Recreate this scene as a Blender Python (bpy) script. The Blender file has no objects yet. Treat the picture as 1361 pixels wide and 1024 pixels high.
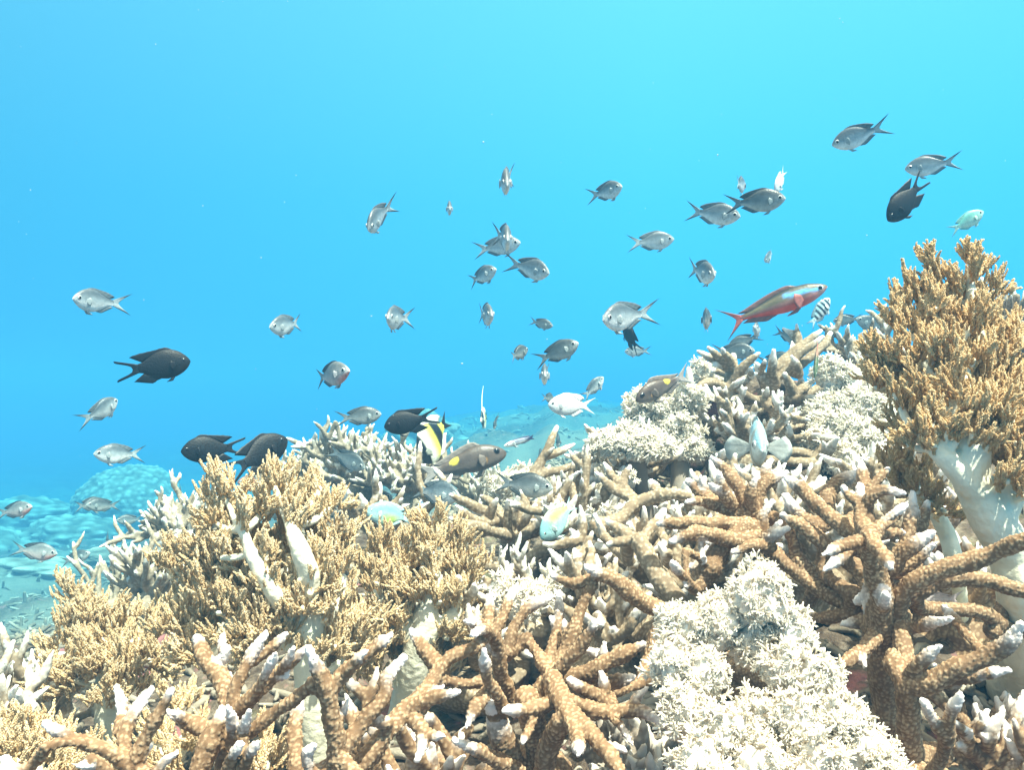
import bpy, math, random
import numpy as np
from mathutils import Vector, Matrix
from mathutils.kdtree import KDTree

# ------------------------------------------------------------------ camera, light, exposure
S = bpy.context.scene
C = S.collection
FPX = 1178.0                       # focal length in pixels of the 1361 px wide photograph
CAM = np.array([0.0, 0.0, 1.5])
cam_d = bpy.data.cameras.new('camera')
cam = bpy.data.objects.new('camera', cam_d); C.objects.link(cam)
cam.location = CAM
cam.rotation_euler = (math.radians(90), 0, 0)
cam_d.sensor_width = 36.0
cam_d.lens = 36.0 * FPX / 1361.0
cam_d.clip_start = 0.02
cam_d.clip_end = 300
S.camera = cam

W = bpy.data.worlds.new('World'); S.world = W
W.use_nodes = True
nt = W.node_tree; nt.nodes.clear()
wo = nt.nodes.new('ShaderNodeOutputWorld'); bg = nt.nodes.new('ShaderNodeBackground')
tc = nt.nodes.new('ShaderNodeTexCoord'); sx = nt.nodes.new('ShaderNodeSeparateXYZ')
mr = nt.nodes.new('ShaderNodeMapRange'); mr.inputs['From Min'].default_value = -1; mr.inputs['From Max'].default_value = 1
cr = nt.nodes.new('ShaderNodeValToRGB')
# underwater daylight: deep blue below, cyan at eye level, a bright pale window of sky overhead
stops = [(0.00, (0.010, 0.10, 0.15)), (0.43, (0.016, 0.24, 0.44)), (0.50, (0.042, 0.41, 0.73)),
         (0.60, (0.066, 0.455, 0.75)), (0.70, (0.118, 0.51, 0.76)), (0.84, (1.25, 1.02, 0.78)), (1.0, (2.6, 2.1, 1.45))]
el = cr.color_ramp.elements
while len(el) < len(stops): el.new(0.5)
for e, (p, c) in zip(el, stops): e.position = p; e.color = (*c, 1)
# the open water is darker on the deep side of the reef and brighter over the shallow one
dk = nt.nodes.new('ShaderNodeMapRange'); dk.inputs['From Min'].default_value = -0.55; dk.inputs['From Max'].default_value = 0.15
dk.inputs['To Min'].default_value = 0.70; dk.inputs['To Max'].default_value = 1.0
mul = nt.nodes.new('ShaderNodeVectorMath'); mul.operation = 'SCALE'
nt.links.new(tc.outputs['Generated'], sx.inputs[0])
nt.links.new(sx.outputs['Z'], mr.inputs['Value']); nt.links.new(mr.outputs[0], cr.inputs[0])
nt.links.new(sx.outputs['X'], dk.inputs['Value'])
nt.links.new(cr.outputs[0], mul.inputs[0]); nt.links.new(dk.outputs[0], mul.inputs['Scale'])
nt.links.new(mul.outputs[0], bg.inputs['Color']); bg.inputs['Strength'].default_value = 0.60
nt.links.new(bg.outputs[0], wo.inputs[0])

sun_d = bpy.data.lights.new('sun', 'SUN'); sun_d.energy = 5.0; sun_d.angle = math.radians(0.6); sun_d.color = (1.0, 0.885, 0.72)
sun = bpy.data.objects.new('sun', sun_d); C.objects.link(sun)
SUN_TO = Vector((0.30, -0.34, 1.0)).normalized()        # towards the sun: high, a little behind the camera
sun.rotation_euler = SUN_TO.to_track_quat('Z', 'Y').to_euler()
S.view_settings.view_transform = 'Standard'; S.view_settings.look = 'None'
S.view_settings.exposure = 1.52; S.view_settings.gamma = 1.0
cy = S.cycles
S.render.engine = 'CYCLES'
cy.max_bounces = 5; cy.diffuse_bounces = 3; cy.glossy_bounces = 2; cy.transmission_bounces = 2
cy.transparent_max_bounces = 4; cy.volume_bounces = 0
cy.use_adaptive_sampling = True; cy.adaptive_threshold = 0.015
cy.use_denoising = True
cy.caustics_reflective = False; cy.caustics_refractive = False

# ------------------------------------------------------------------ helpers
def P(px, py, d):
    """point at photograph pixel (px, py) and depth d metres in front of the camera"""
    return np.array([d * (px - 680.5) / FPX, d, CAM[2] - d * (py - 512.0) / FPX])

def tag(o, label=None, cat=None, group=None, kind=None):
    if label: o['label'] = label
    if cat: o['category'] = cat
    if group: o['group'] = group
    if kind: o['kind'] = kind
    return o

def empty(name, loc):
    o = bpy.data.objects.new(name, None); C.objects.link(o); o.location = loc
    o.empty_display_size = 0.02
    return o

def mk_mesh(name, V, faces, mat=None, col=None, attrs=None, smooth=True):
    """faces: list of integer arrays (n,3) or (n,4)"""
    me = bpy.data.meshes.new(name)
    V = np.asarray(V, dtype=np.float32)
    faces = [np.asarray(f, dtype=np.int32) for f in faces if len(f)]
    me.vertices.add(len(V)); me.vertices.foreach_set('co', V.ravel())
    loops = np.concatenate([f.ravel() for f in faces])
    tot = np.concatenate([np.full(len(f), f.shape[1], dtype=np.int32) for f in faces])
    start = np.concatenate([[0], np.cumsum(tot)[:-1]]).astype(np.int32)
    me.loops.add(len(loops)); me.loops.foreach_set('vertex_index', loops)
    me.polygons.add(len(tot)); me.polygons.foreach_set('loop_start', start)
    me.update(calc_edges=True)
    me.polygons.foreach_set('use_smooth', np.full(len(tot), smooth, dtype=bool))
    if col is not None:
        a = me.color_attributes.new('col', 'FLOAT_COLOR', 'POINT')
        c4 = np.ones((len(V), 4), dtype=np.float32); c4[:, :3] = col
        a.data.foreach_set('color', c4.ravel())
    for k, v in (attrs or {}).items():
        a = me.attributes.new(k, 'FLOAT', 'POINT'); a.data.foreach_set('value', np.asarray(v, dtype=np.float32))
    if mat: me.materials.append(mat)
    return me

def link(name, me, parent=None, loc=(0, 0, 0)):
    o = bpy.data.objects.new(name, me); C.objects.link(o)
    o.parent = parent; o.location = loc
    return o

def hash3(i, j, k, s):
    h = (i.astype(np.int64) * 374761393 + j.astype(np.int64) * 668265263 + k.astype(np.int64) * 2147483647 + s * 974711) & 0xFFFFFFFF
    h = ((h ^ (h >> 13)) * 1274126177) & 0xFFFFFFFF
    h = ((h ^ (h >> 16)) * 2246822519) & 0xFFFFFFFF
    h = h ^ (h >> 15)
    return (h & 0xFFFFFF) / float(0xFFFFFF)

def noise(p, s=0):
    f = np.floor(p); t = p - f; t = t * t * (3 - 2 * t)
    i, j, k = (f[:, a].astype(np.int64) for a in range(3))
    out = np.zeros(len(p))
    for a in (0, 1):
        for b in (0, 1):
            for c in (0, 1):
                w = (t[:, 0] if a else 1 - t[:, 0]) * (t[:, 1] if b else 1 - t[:, 1]) * (t[:, 2] if c else 1 - t[:, 2])
                out += w * hash3(i + a, j + b, k + c, s)
    return out * 2 - 1

def fbm(p, octs=4, s=0):
    out = np.zeros(len(p)); a = 0.5; q = np.array(p, dtype=float)
    for o in range(octs):
        out += a * noise(q, s + o); q = q * 2.03 + 17.1; a *= 0.5
    return out

def worley(p, s=0):
    f = np.floor(p); best = np.full(len(p), 9.0)
    base = f.astype(np.int64)
    for a in (-1, 0, 1):
        for b in (-1, 0, 1):
            for c in (-1, 0, 1):
                i, j, k = base[:, 0] + a, base[:, 1] + b, base[:, 2] + c
                q = np.stack([i + 0.15 + 0.7 * hash3(i, j, k, s), j + 0.15 + 0.7 * hash3(i, j, k, s + 7), k + 0.15 + 0.7 * hash3(i, j, k, s + 13)], 1)
                best = np.minimum(best, ((p - q) ** 2).sum(1))
    return np.sqrt(best)

def sstep(a, b, x):
    t = np.clip((x - a) / (b - a), 0, 1); return t * t * (3 - 2 * t)

def voxel_remesh(V, F, voxel):
    tmp = bpy.data.objects.new('tmp', mk_mesh('tmp', V, F)); C.objects.link(tmp)
    md = tmp.modifiers.new('r', 'REMESH'); md.mode = 'VOXEL'; md.voxel_size = voxel; md.adaptivity = 0
    dg = bpy.context.evaluated_depsgraph_get(); ev = tmp.evaluated_get(dg); me = ev.to_mesh()
    n = len(me.vertices); V = np.empty(n * 3, dtype=np.float32); me.vertices.foreach_get('co', V); V = V.reshape(-1, 3).astype(float)
    N = np.empty(n * 3, dtype=np.float32); me.vertices.foreach_get('normal', N); N = N.reshape(-1, 3)
    li = np.empty(len(me.loops), dtype=np.int32); me.loops.foreach_get('vertex_index', li)
    ev.to_mesh_clear(); tm = tmp.data; bpy.data.objects.remove(tmp); bpy.data.meshes.remove(tm)
    return V, li.reshape(-1, 4), N

def ico(sub):
    t = (1 + 5 ** 0.5) / 2
    v = [(-1, t, 0), (1, t, 0), (-1, -t, 0), (1, -t, 0), (0, -1, t), (0, 1, t), (0, -1, -t), (0, 1, -t), (t, 0, -1), (t, 0, 1), (-t, 0, -1), (-t, 0, 1)]
    v = [np.array(x) / np.linalg.norm(x) for x in v]
    f = [(0, 11, 5), (0, 5, 1), (0, 1, 7), (0, 7, 10), (0, 10, 11), (1, 5, 9), (5, 11, 4), (11, 10, 2), (10, 7, 6), (7, 1, 8), (3, 9, 4), (3, 4, 2), (3, 2, 6), (3, 6, 8), (3, 8, 9), (4, 9, 5), (2, 4, 11), (6, 2, 10), (8, 6, 7), (9, 8, 1)]
    for _ in range(sub):
        m = {}; g = []
        def mid(a, b):
            k = (min(a, b), max(a, b))
            if k not in m:
                x = v[a] + v[b]; v.append(x / np.linalg.norm(x)); m[k] = len(v) - 1
            return m[k]
        for a, b, c in f:
            x, y, z = mid(a, b), mid(b, c), mid(c, a)
            g += [(a, x, z), (b, y, x), (c, z, y), (x, y, z)]
        f = g
    return np.array(v), np.array(f)

def catmull(pts, step):
    pts = np.asarray(pts, dtype=float)
    if len(pts) == 2: pts = np.array([pts[0], (pts[0] + pts[1]) / 2, pts[1]])
    q = np.vstack([2 * pts[0] - pts[1], pts, 2 * pts[-1] - pts[-2]])
    out = []
    for i in range(1, len(q) - 2):
        n = max(2, int(np.linalg.norm(q[i + 1] - q[i]) / step))
        t = np.linspace(0, 1, n, endpoint=False)[:, None]
        a, b, c, d = q[i - 1], q[i], q[i + 1], q[i + 2]
        out.append(0.5 * (2 * b + (c - a) * t + (2 * a - 5 * b + 4 * c - d) * t ** 2 + (3 * b - a - 3 * c + d) * t ** 3))
    out.append(pts[-1][None])
    return np.vstack(out)

def tube(path, rad, sides=9, cap=True):
    """closed tube along path with radii; rounded ends. -> V, quads, tris"""
    path = np.asarray(path); rad = np.asarray(rad, dtype=float)
    if cap:                                            # rounded tip at both ends
        d0 = path[0] - path[1]; d0 /= np.linalg.norm(d0) + 1e-12
        d1 = path[-1] - path[-2]; d1 /= np.linalg.norm(d1) + 1e-12
        an = np.array([0.5, 0.85])
        path = np.vstack([[path[0] + d0 * rad[0] * a for a in an[::-1]], path, [path[-1] + d1 * rad[-1] * a for a in an]])
        rad = np.concatenate([rad[0] * np.sqrt(1 - an[::-1] ** 2), rad, rad[-1] * np.sqrt(1 - an ** 2)])
    n = len(path)
    T = np.gradient(path, axis=0); T /= np.linalg.norm(T, axis=1)[:, None] + 1e-12
    N = np.zeros_like(T)
    a = np.array([0, 0, 1.0]) if abs(T[0, 2]) < 0.9 else np.array([1.0, 0, 0])
    N[0] = np.cross(T[0], a); N[0] /= np.linalg.norm(N[0])
    for i in range(1, n):
        v = N[i - 1] - T[i] * np.dot(N[i - 1], T[i]); N[i] = v / (np.linalg.norm(v) + 1e-12)
    B = np.cross(T, N)
    an = np.linspace(0, 2 * np.pi, sides, endpoint=False)
    V = (path[:, None] + rad[:, None, None] * (np.cos(an)[None, :, None] * N[:, None] + np.sin(an)[None, :, None] * B[:, None])).reshape(-1, 3)
    i = np.arange(n - 1)[:, None] * sides; j = np.arange(sides)[None]; k = (j + 1) % sides
    Q = np.stack([i + j, i + k, i + sides + k, i + sides + j], -1).reshape(-1, 4)
    V = np.vstack([V, path[0], path[-1]])
    c0, c1 = n * sides, n * sides + 1
    j = np.arange(sides); k = (j + 1) % sides
    Tr = np.vstack([np.stack([np.full(sides, c0), k, j], 1), np.stack([np.full(sides, c1), (n - 1) * sides + j, (n - 1) * sides + k], 1)])
    return V, Q, Tr

class Bag:
    """collects pieces into one mesh"""
    def __init__(s): s.V = []; s.Q = []; s.T = []; s.n = 0; s.A = []
    def add(s, V, Q=None, T=None, a=None):
        s.V.append(V)
        if Q is not None and len(Q): s.Q.append(np.asarray(Q) + s.n)
        if T is not None and len(T): s.T.append(np.asarray(T) + s.n)
        if a is not None: s.A.append(np.broadcast_to(np.asarray(a, dtype=float), (len(V),) + np.shape(a)[1:] if np.ndim(a) else (len(V),)))
        s.n += len(V)
    def arrays(s):
        f = []
        if s.Q: f.append(np.vstack(s.Q))
        if s.T: f.append(np.vstack(s.T))
        return np.vstack(s.V), f

# ------------------------------------------------------------------ materials
def new_mat(name):
    m = bpy.data.materials.new(name); m.use_nodes = True
    t = m.node_tree; b = t.nodes['Principled BSDF']
    return m, t, b

def ramp(t, stops, src):
    r = t.nodes.new('ShaderNodeValToRGB'); e = r.color_ramp.elements
    while len(e) < len(stops): e.new(0.5)
    for x, (p, c) in zip(e, stops): x.position = p; x.color = (*c, 1)
    t.links.new(src, r.inputs[0]); return r.outputs[0]

def nnoise(t, scale, detail=4, coord='Object', rough=0.55):
    c = t.nodes.new('ShaderNodeTexCoord'); n = t.nodes.new('ShaderNodeTexNoise')
    n.inputs['Scale'].default_value = scale; n.inputs['Detail'].default_value = detail; n.inputs['Roughness'].default_value = rough
    t.links.new(c.outputs[coord], n.inputs['Vector']); return n.outputs[0]

def mix(t, a, b, fac, mode='MIX'):
    m = t.nodes.new('ShaderNodeMix'); m.data_type = 'RGBA'; m.blend_type = mode
    for s, v in ((0, fac), (6, a), (7, b)):
        if hasattr(v, 'is_linked') or hasattr(v, 'links'): t.links.new(v, m.inputs[s])
        elif isinstance(v, (int, float)): m.inputs[s].default_value = v
        else: m.inputs[s].default_value = (*v, 1)
    return m.outputs[2]

def attr(t, name, col=False):
    a = t.nodes.new('ShaderNodeAttribute'); a.attribute_name = name
    return a.outputs['Color'] if col else a.outputs['Fac']

def bump(t, b, h, strength, dist):
    n = t.nodes.new('ShaderNodeBump'); n.inputs['Strength'].default_value = strength; n.inputs['Distance'].default_value = dist
    t.links.new(h, n.inputs['Height']); t.links.new(n.outputs[0], b.inputs['Normal'])

def staghorn_mat(name, dark, light, tipc):
    m, t, b = new_mat(name)
    c = mix(t, dark, light, mix(t, (0.10, 0.10, 0.10), attr(t, 'polyp'), ramp(t, [(0.35, (0.5, 0.5, 0.5)), (0.6, (1, 1, 1))], nnoise(t, 55, 4))))
    n = nnoise(t, 28, 3)
    c = mix(t, c, tuple(x * 0.62 for x in dark), ramp(t, [(0.42, (0, 0, 0)), (0.7, (0.75, 0.75, 0.75))], n))
    c = mix(t, c, tipc, attr(t, 'tip'))
    t.links.new(c, b.inputs['Base Color']); b.inputs['Roughness'].default_value = 0.75
    b.inputs['Specular IOR Level'].default_value = 0.25
    bump(t, b, nnoise(t, 900, 2), 0.35, 0.0006)
    return m

M = {}
M['stag_brown'] = staghorn_mat('brown_coral', (0.205, 0.118, 0.062), (0.68, 0.49, 0.305), (0.82, 0.75, 0.71))
M['stag_tan'] = staghorn_mat('tan_coral', (0.25, 0.18, 0.115), (0.66, 0.54, 0.39), (0.84, 0.80, 0.75))
M['stag_pale'] = staghorn_mat('pale_coral', (0.30, 0.235, 0.165), (0.60, 0.51, 0.39), (0.80, 0.77, 0.71))
M['stag_dead'] = staghorn_mat('dead_coral', (0.26, 0.21, 0.165), (0.50, 0.44, 0.36), (0.62, 0.57, 0.50))

def seabed_mat():
    m, t, b = new_mat('reef_rock')
    n1 = nnoise(t, 3.2, 6); n2 = nnoise(t, 19, 5); n3 = nnoise(t, 70, 5)
    c = ramp(t, [(0.30, (0.025, 0.018, 0.013)), (0.47, (0.085, 0.064, 0.046)), (0.60, (0.19, 0.15, 0.11)), (0.75, (0.40, 0.35, 0.28))], n3)
    c2 = ramp(t, [(0.35, (0.045, 0.028, 0.022)), (0.52, (0.12, 0.085, 0.062)), (0.72, (0.28, 0.23, 0.17))], n2)
    c = mix(t, c, c2, 0.5)
    pk = ramp(t, [(0.58, (0, 0, 0)), (0.66, (0.7, 0.7, 0.7))], n2)
    c = mix(t, c, (0.34, 0.12, 0.13), pk)
    gr = ramp(t, [(0.60, (0, 0, 0)), (0.70, (0.5, 0.5, 0.5))], nnoise(t, 11, 4))
    c = mix(t, c, (0.12, 0.14, 0.06), gr)
    sand = mix(t, c, mix(t, (0.10, 0.088, 0.066), (0.36, 0.325, 0.26), nnoise(t, 4, 8, rough=0.7)), attr(t, 'sand'))
    t.links.new(sand, b.inputs['Base Color']); b.inputs['Roughness'].default_value = 0.9
    b.inputs['Specular IOR Level'].default_value = 0.15
    bump(t, b, n3, 0.9, 0.012)
    return m
M['seabed'] = seabed_mat()

def simple_mat(name, stops, scale, rough=0.8, bs=(60, 0.5, 0.004), spec=0.25, at=None):
    m, t, b = new_mat(name)
    c = ramp(t, stops, nnoise(t, scale, 5))
    if at: c = mix(t, c, at[1], attr(t, at[0]))
    t.links.new(c, b.inputs['Base Color']); b.inputs['Roughness'].default_value = rough
    b.inputs['Specular IOR Level'].default_value = spec
    bump(t, b, nnoise(t, bs[0], 4), bs[1], bs[2])
    return m
M['boulder'] = simple_mat('boulder_coral', [(0.3, (0.08, 0.065, 0.045)), (0.5, (0.17, 0.14, 0.10)), (0.7, (0.28, 0.25, 0.19))], 6, bs=(40, 0.6, 0.02), at=('polyp', (0.62, 0.58, 0.48)))  # lumps paler than hollows: lit and shaded contrast put into the colour
M['rubble'] = simple_mat('rubble', [(0.3, (0.10, 0.078, 0.055)), (0.5, (0.24, 0.20, 0.15)), (0.7, (0.46, 0.41, 0.34))], 9, bs=(150, 0.5, 0.004))
M['stem'] = simple_mat('soft_coral_stem', [(0.3, (0.66, 0.62, 0.47)), (0.7, (0.80, 0.76, 0.62))], 30, 0.55, (170, 0.55, 0.0025), 0.35)
M['xenia_base'] = simple_mat('soft_coral_base', [(0.3, (0.40, 0.31, 0.26)), (0.42, (0.66, 0.60, 0.52)), (0.7, (0.82, 0.78, 0.70))], 45, 0.8, (200, 0.5, 0.002))

def crown_mat(name, a, b_, c_):
    m, t, b = new_mat(name)
    c = ramp(t, [(0.0, a), (0.5, b_), (1.0, c_)], attr(t, 'tone'))
    t.links.new(c, b.inputs['Base Color']); b.inputs['Roughness'].default_value = 0.6
    b.inputs['Specular IOR Level'].default_value = 0.3
    tr = t.nodes.new('ShaderNodeBsdfTranslucent'); ms = t.nodes.new('ShaderNodeMixShader'); ms.inputs[0].default_value = 0.42
    out = t.nodes['Material Output']
    t.links.new(c, tr.inputs[0]); t.links.new(b.outputs[0], ms.inputs[1]); t.links.new(tr.outputs[0], ms.inputs[2]); t.links.new(ms.outputs[0], out.inputs[0])
    return m
M['crown'] = crown_mat('tan_polyps', (0.56, 0.37, 0.18), (0.83, 0.64, 0.385), (0.93, 0.82, 0.62))
M['crown_orange'] = crown_mat('orange_polyps', (0.51, 0.305, 0.13), (0.80, 0.575, 0.30), (0.92, 0.76, 0.50))
M['xenia'] = crown_mat('white_polyps', (0.78, 0.63, 0.46), (0.93, 0.85, 0.72), (0.95, 0.91, 0.83))

def fish_mat(name, rough, spec, scale_bump=0.25):
    m, t, b = new_mat(name)
    c = attr(t, 'col', True)
    n = nnoise(t, 9, 3)
    c = mix(t, c, ramp(t, [(0.3, (0.75, 0.75, 0.75)), (0.7, (1.12, 1.12, 1.12))], n), 1.0, 'MULTIPLY')
    v = t.nodes.new('ShaderNodeTexVoronoi'); v.inputs['Scale'].default_value = 34
    tcn = t.nodes.new('ShaderNodeTexCoord'); t.links.new(tcn.outputs['Object'], v.inputs['Vector'])
    c = mix(t, c, ramp(t, [(0.1, (1.1, 1.1, 1.1)), (0.75, (0.80, 0.80, 0.80))], v.outputs['Distance']), scale_bump * 2.2, 'MULTIPLY')
    t.links.new(c, b.inputs['Base Color']); b.inputs['Roughness'].default_value = rough
    b.inputs['Specular IOR Level'].default_value = spec
    bump(t, b, v.outputs['Distance'], scale_bump, 0.02)
    return m
M['fish'] = fish_mat('fish_skin', 0.40, 0.5, 0.11)
M['fish_dark'] = fish_mat('dark_fish_skin', 0.55, 0.3, 0.13)
M['fish_smooth'] = fish_mat('smooth_fish_skin', 0.42, 0.4, 0.05)
M['fin'] = fish_mat('fish_fin', 0.5, 0.3, 0.05)
M['iris'] = simple_mat('fish_iris', [(0.3, (0.45, 0.47, 0.46)), (0.7, (0.7, 0.7, 0.66))], 20, 0.25, (30, 0.1, 0.01), 0.6)
M['iris_dark'] = simple_mat('dark_fish_iris', [(0.3, (0.03, 0.03, 0.035)), (0.7, (0.06, 0.06, 0.07))], 20, 0.25, (30, 0.1, 0.01), 0.6)
M['pupil'] = simple_mat('fish_pupil', [(0.3, (0.005, 0.005, 0.007)), (0.7, (0.012, 0.012, 0.015))], 20, 0.15, (30, 0.05, 0.01), 0.7)
M['speck'] = simple_mat('specks', [(0.3, (0.35, 0.45, 0.48)), (0.7, (0.55, 0.62, 0.64))], 50)

# ------------------------------------------------------------------ seabed
CTRL = [  # photograph x, y, depth of the reef rock under the corals
 (-500,1250,.6),(0,1230,.6),(400,1220,.6),(700,1200,.6),(1000,1190,.58),(1361,1130,.6),(1900,1100,.6),(680,1500,.35),(0,1500,.35),(1361,1500,.35),
 (60,1080,.8),(300,1060,.8),(500,1030,.82),(700,1000,.82),(900,990,.8),(1100,960,.8),(1330,930,.82),
 (-200,1000,1.1),(50,960,1.1),(150,920,1.2),(300,860,1.15),(500,830,1.2),(700,810,1.2),(900,760,1.2),(1150,690,1.25),(1300,640,1.35),(1800,640,1.2),
 (-200,900,1.8),(0,880,1.7),(100,850,1.7),(230,790,1.7),(350,730,1.8),(500,705,1.9),(700,690,1.7),(880,640,1.6),(1000,590,1.7),(1100,540,1.85),(1250,470,2.0),(1361,440,2.1),(1900,430,2.0),
 (450,690,2.6),(620,680,2.4),(850,620,2.4),(1000,580,2.6),(1150,520,2.8),(1361,470,3.0),
 (-300,860,3.0),(0,815,3.2),(100,785,3.6),(230,765,3.2),(350,745,3.0),
 (700,625,3.4),(850,590,4),(1100,560,5),(1361,540,5),
 (150,735,5),(280,700,5),(420,690,5),(560,640,5),(760,585,5.5),(850,566,6.5),
 (-100,735,8),(60,716,8),(180,715,8),(300,672,9),(420,640,9),(560,582,9),(700,566,9),(800,550,9),(1100,548,10),(1361,548,10),(1800,548,10),
 (-200,668,15),(60,668,15),(250,645,15),(420,612,15),(600,560,16),(720,548,16),(900,546,16),(1361,546,16),
 (-300,600,40),(0,592,40),(400,570,40),(700,546,40),(1361,546,40),(1900,546,40)]
def FAR(d): return np.where(np.asarray(d) < 3, d, 5.5 + (np.asarray(d, dtype=float) - 3) * 1.7)
_c = np.array(CTRL, dtype=float); _c[:, 2] = FAR(_c[:, 2])
_uv = np.stack([_c[:, 0] / 250, np.log(_c[:, 2]) * 2.2], 1)
_z = CAM[2] - _c[:, 2] * (_c[:, 1] - 512) / FPX
_D = np.linalg.norm(_uv[:, None] - _uv[None], axis=2)
_n = len(_c)
_A = np.zeros((_n + 3, _n + 3)); _A[:_n, :_n] = _D + 0.02 * np.eye(_n) * -1; _A[:_n, _n] = 1; _A[:_n, _n + 1:] = _uv; _A[_n:, :_n] = _A[:_n, _n:].T
_w = np.linalg.solve(_A, np.concatenate([_z, np.zeros(3)]))
def ground(x, y):
    x = np.atleast_1d(np.asarray(x, dtype=float)); y = np.maximum(np.atleast_1d(np.asarray(y, dtype=float)), 0.3)
    u = np.stack([np.clip(x / y * FPX + 680.5, -420, 1640) / 250, np.log(y) * 2.2], 1)
    D = np.linalg.norm(u[:, None] - _uv[None], axis=2)
    z = D @ _w[:_n] + _w[_n] + u @ _w[_n + 1:]
    z = np.minimum(z, np.interp(y, [0.3, 0.8, 1.3, 2.0, 3.0, 100], [1.20, 1.24, 1.44, 1.72, 1.75, 1.9]))
    p = np.stack([x, y, np.zeros_like(x)], 1)
    a = np.clip(y * 0.055, 0.02, 0.6)
    z = z + a * 0.9 * fbm(p / np.clip(y * 0.22, 0.1, 1.2)[:, None] + 3.3, 3, 5) + 0.026 * np.clip(y, 0.6, 6) * fbm(p * 11 / np.clip(y / 2, 1, 8)[:, None], 4, 9)
    return z
def G(px, d, lift=0.0):
    x = d * (px - 680.5) / FPX
    return np.array([x, d, ground([x], [d])[0] + lift])

NU, NV = 740, 530
us = np.linspace(-1600, 3000, NU); vs = np.exp(np.linspace(math.log(0.12), math.log(96), NV))
uu, vv = np.meshgrid(us, vs)
gx = (vv * (uu - 680.5) / FPX).ravel(); gy = vv.ravel()
gz = np.concatenate([ground(gx[i:i + 20000], gy[i:i + 20000]) for i in range(0, len(gx), 20000)])
V = np.stack([gx, gy, gz], 1)
i = np.arange(NV - 1)[:, None] * NU; j = np.arange(NU - 1)[None]
Q = np.stack([i + j, i + j + 1, i + NU + 1 + j, i + NU + j], -1).reshape(-1, 4)
sand = sstep(1.6, 5.0, gy) * sstep(-0.25, 0.25, fbm(V * np.array([1.1, 0.8, 0]) + 40, 4, 3))
tag(link('seabed', mk_mesh('seabed', V, [Q], M['seabed'], attrs={'sand': sand * 0.8})), kind='structure')

# water that fades the distance: one closed box of even density, the sky wholly outside it
hz, t, b = new_mat('sea_water')
t.nodes.remove(b)
pv = t.nodes.new('ShaderNodeVolumePrincipled')
pv.inputs['Color'].default_value = (0.048, 0.168, 0.288, 1)      # scatters blue and green, swallows red
pv.inputs['Absorption Color'].default_value = (0.0, 0.46, 0.80, 1)
HAZE_D = 0.168
pv.inputs['Density'].default_value = HAZE_D
pv.inputs['Anisotropy'].default_value = 0.0
t.links.new(pv.outputs[0], t.nodes['Material Output'].inputs['Volume'])
x0, x1, y0, y1, z0, z1 = -205, 210, -4, 99, float(gz.min()) - 1.0, 2.15
Vb = [(x, y, z) for x in (x0, x1) for y in (y0, y1) for z in (z0, z1)]
Fb = [(0, 1, 3, 2), (4, 6, 7, 5), (0, 4, 5, 1), (2, 3, 7, 6), (0, 2, 6, 4), (1, 5, 7, 3)]
tag(link('haze', mk_mesh('haze', Vb, [Fb], hz, smooth=False)), kind='stuff')

# ------------------------------------------------------------------ staghorn corals
def connect(branches, root, rr):
    """add stalks so that every branch grows out of another one or out of the colony's foot"""
    samples = [np.asarray([root])]
    todo = list(range(len(branches))); extra = []
    paths = [catmull(b[0], 0.006) for b in branches]
    while todo:
        allp = np.vstack(samples); best = None
        for k in todo:
            bp = paths[k][-1]
            d = np.linalg.norm(allp - bp, axis=1); d[0] *= 0.55
            m = int(np.argmin(d))
            if best is None or d[m] < best[0]: best = (d[m], k, m)
        d, k, m = best
        todo.remove(k)
        a, bp = allp[m], paths[k][-1]
        samples.append(paths[k])
        if np.linalg.norm(a - bp) > 0.6 * branches[k][2]:
            mid = (a + bp) / 2 + np.array([0, 0.004, -0.10 * np.linalg.norm(a - bp)])
            extra.append((np.array([bp, mid, a]), branches[k][2], max(branches[k][2] * 1.1, 0.0), k))
    return extra

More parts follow.
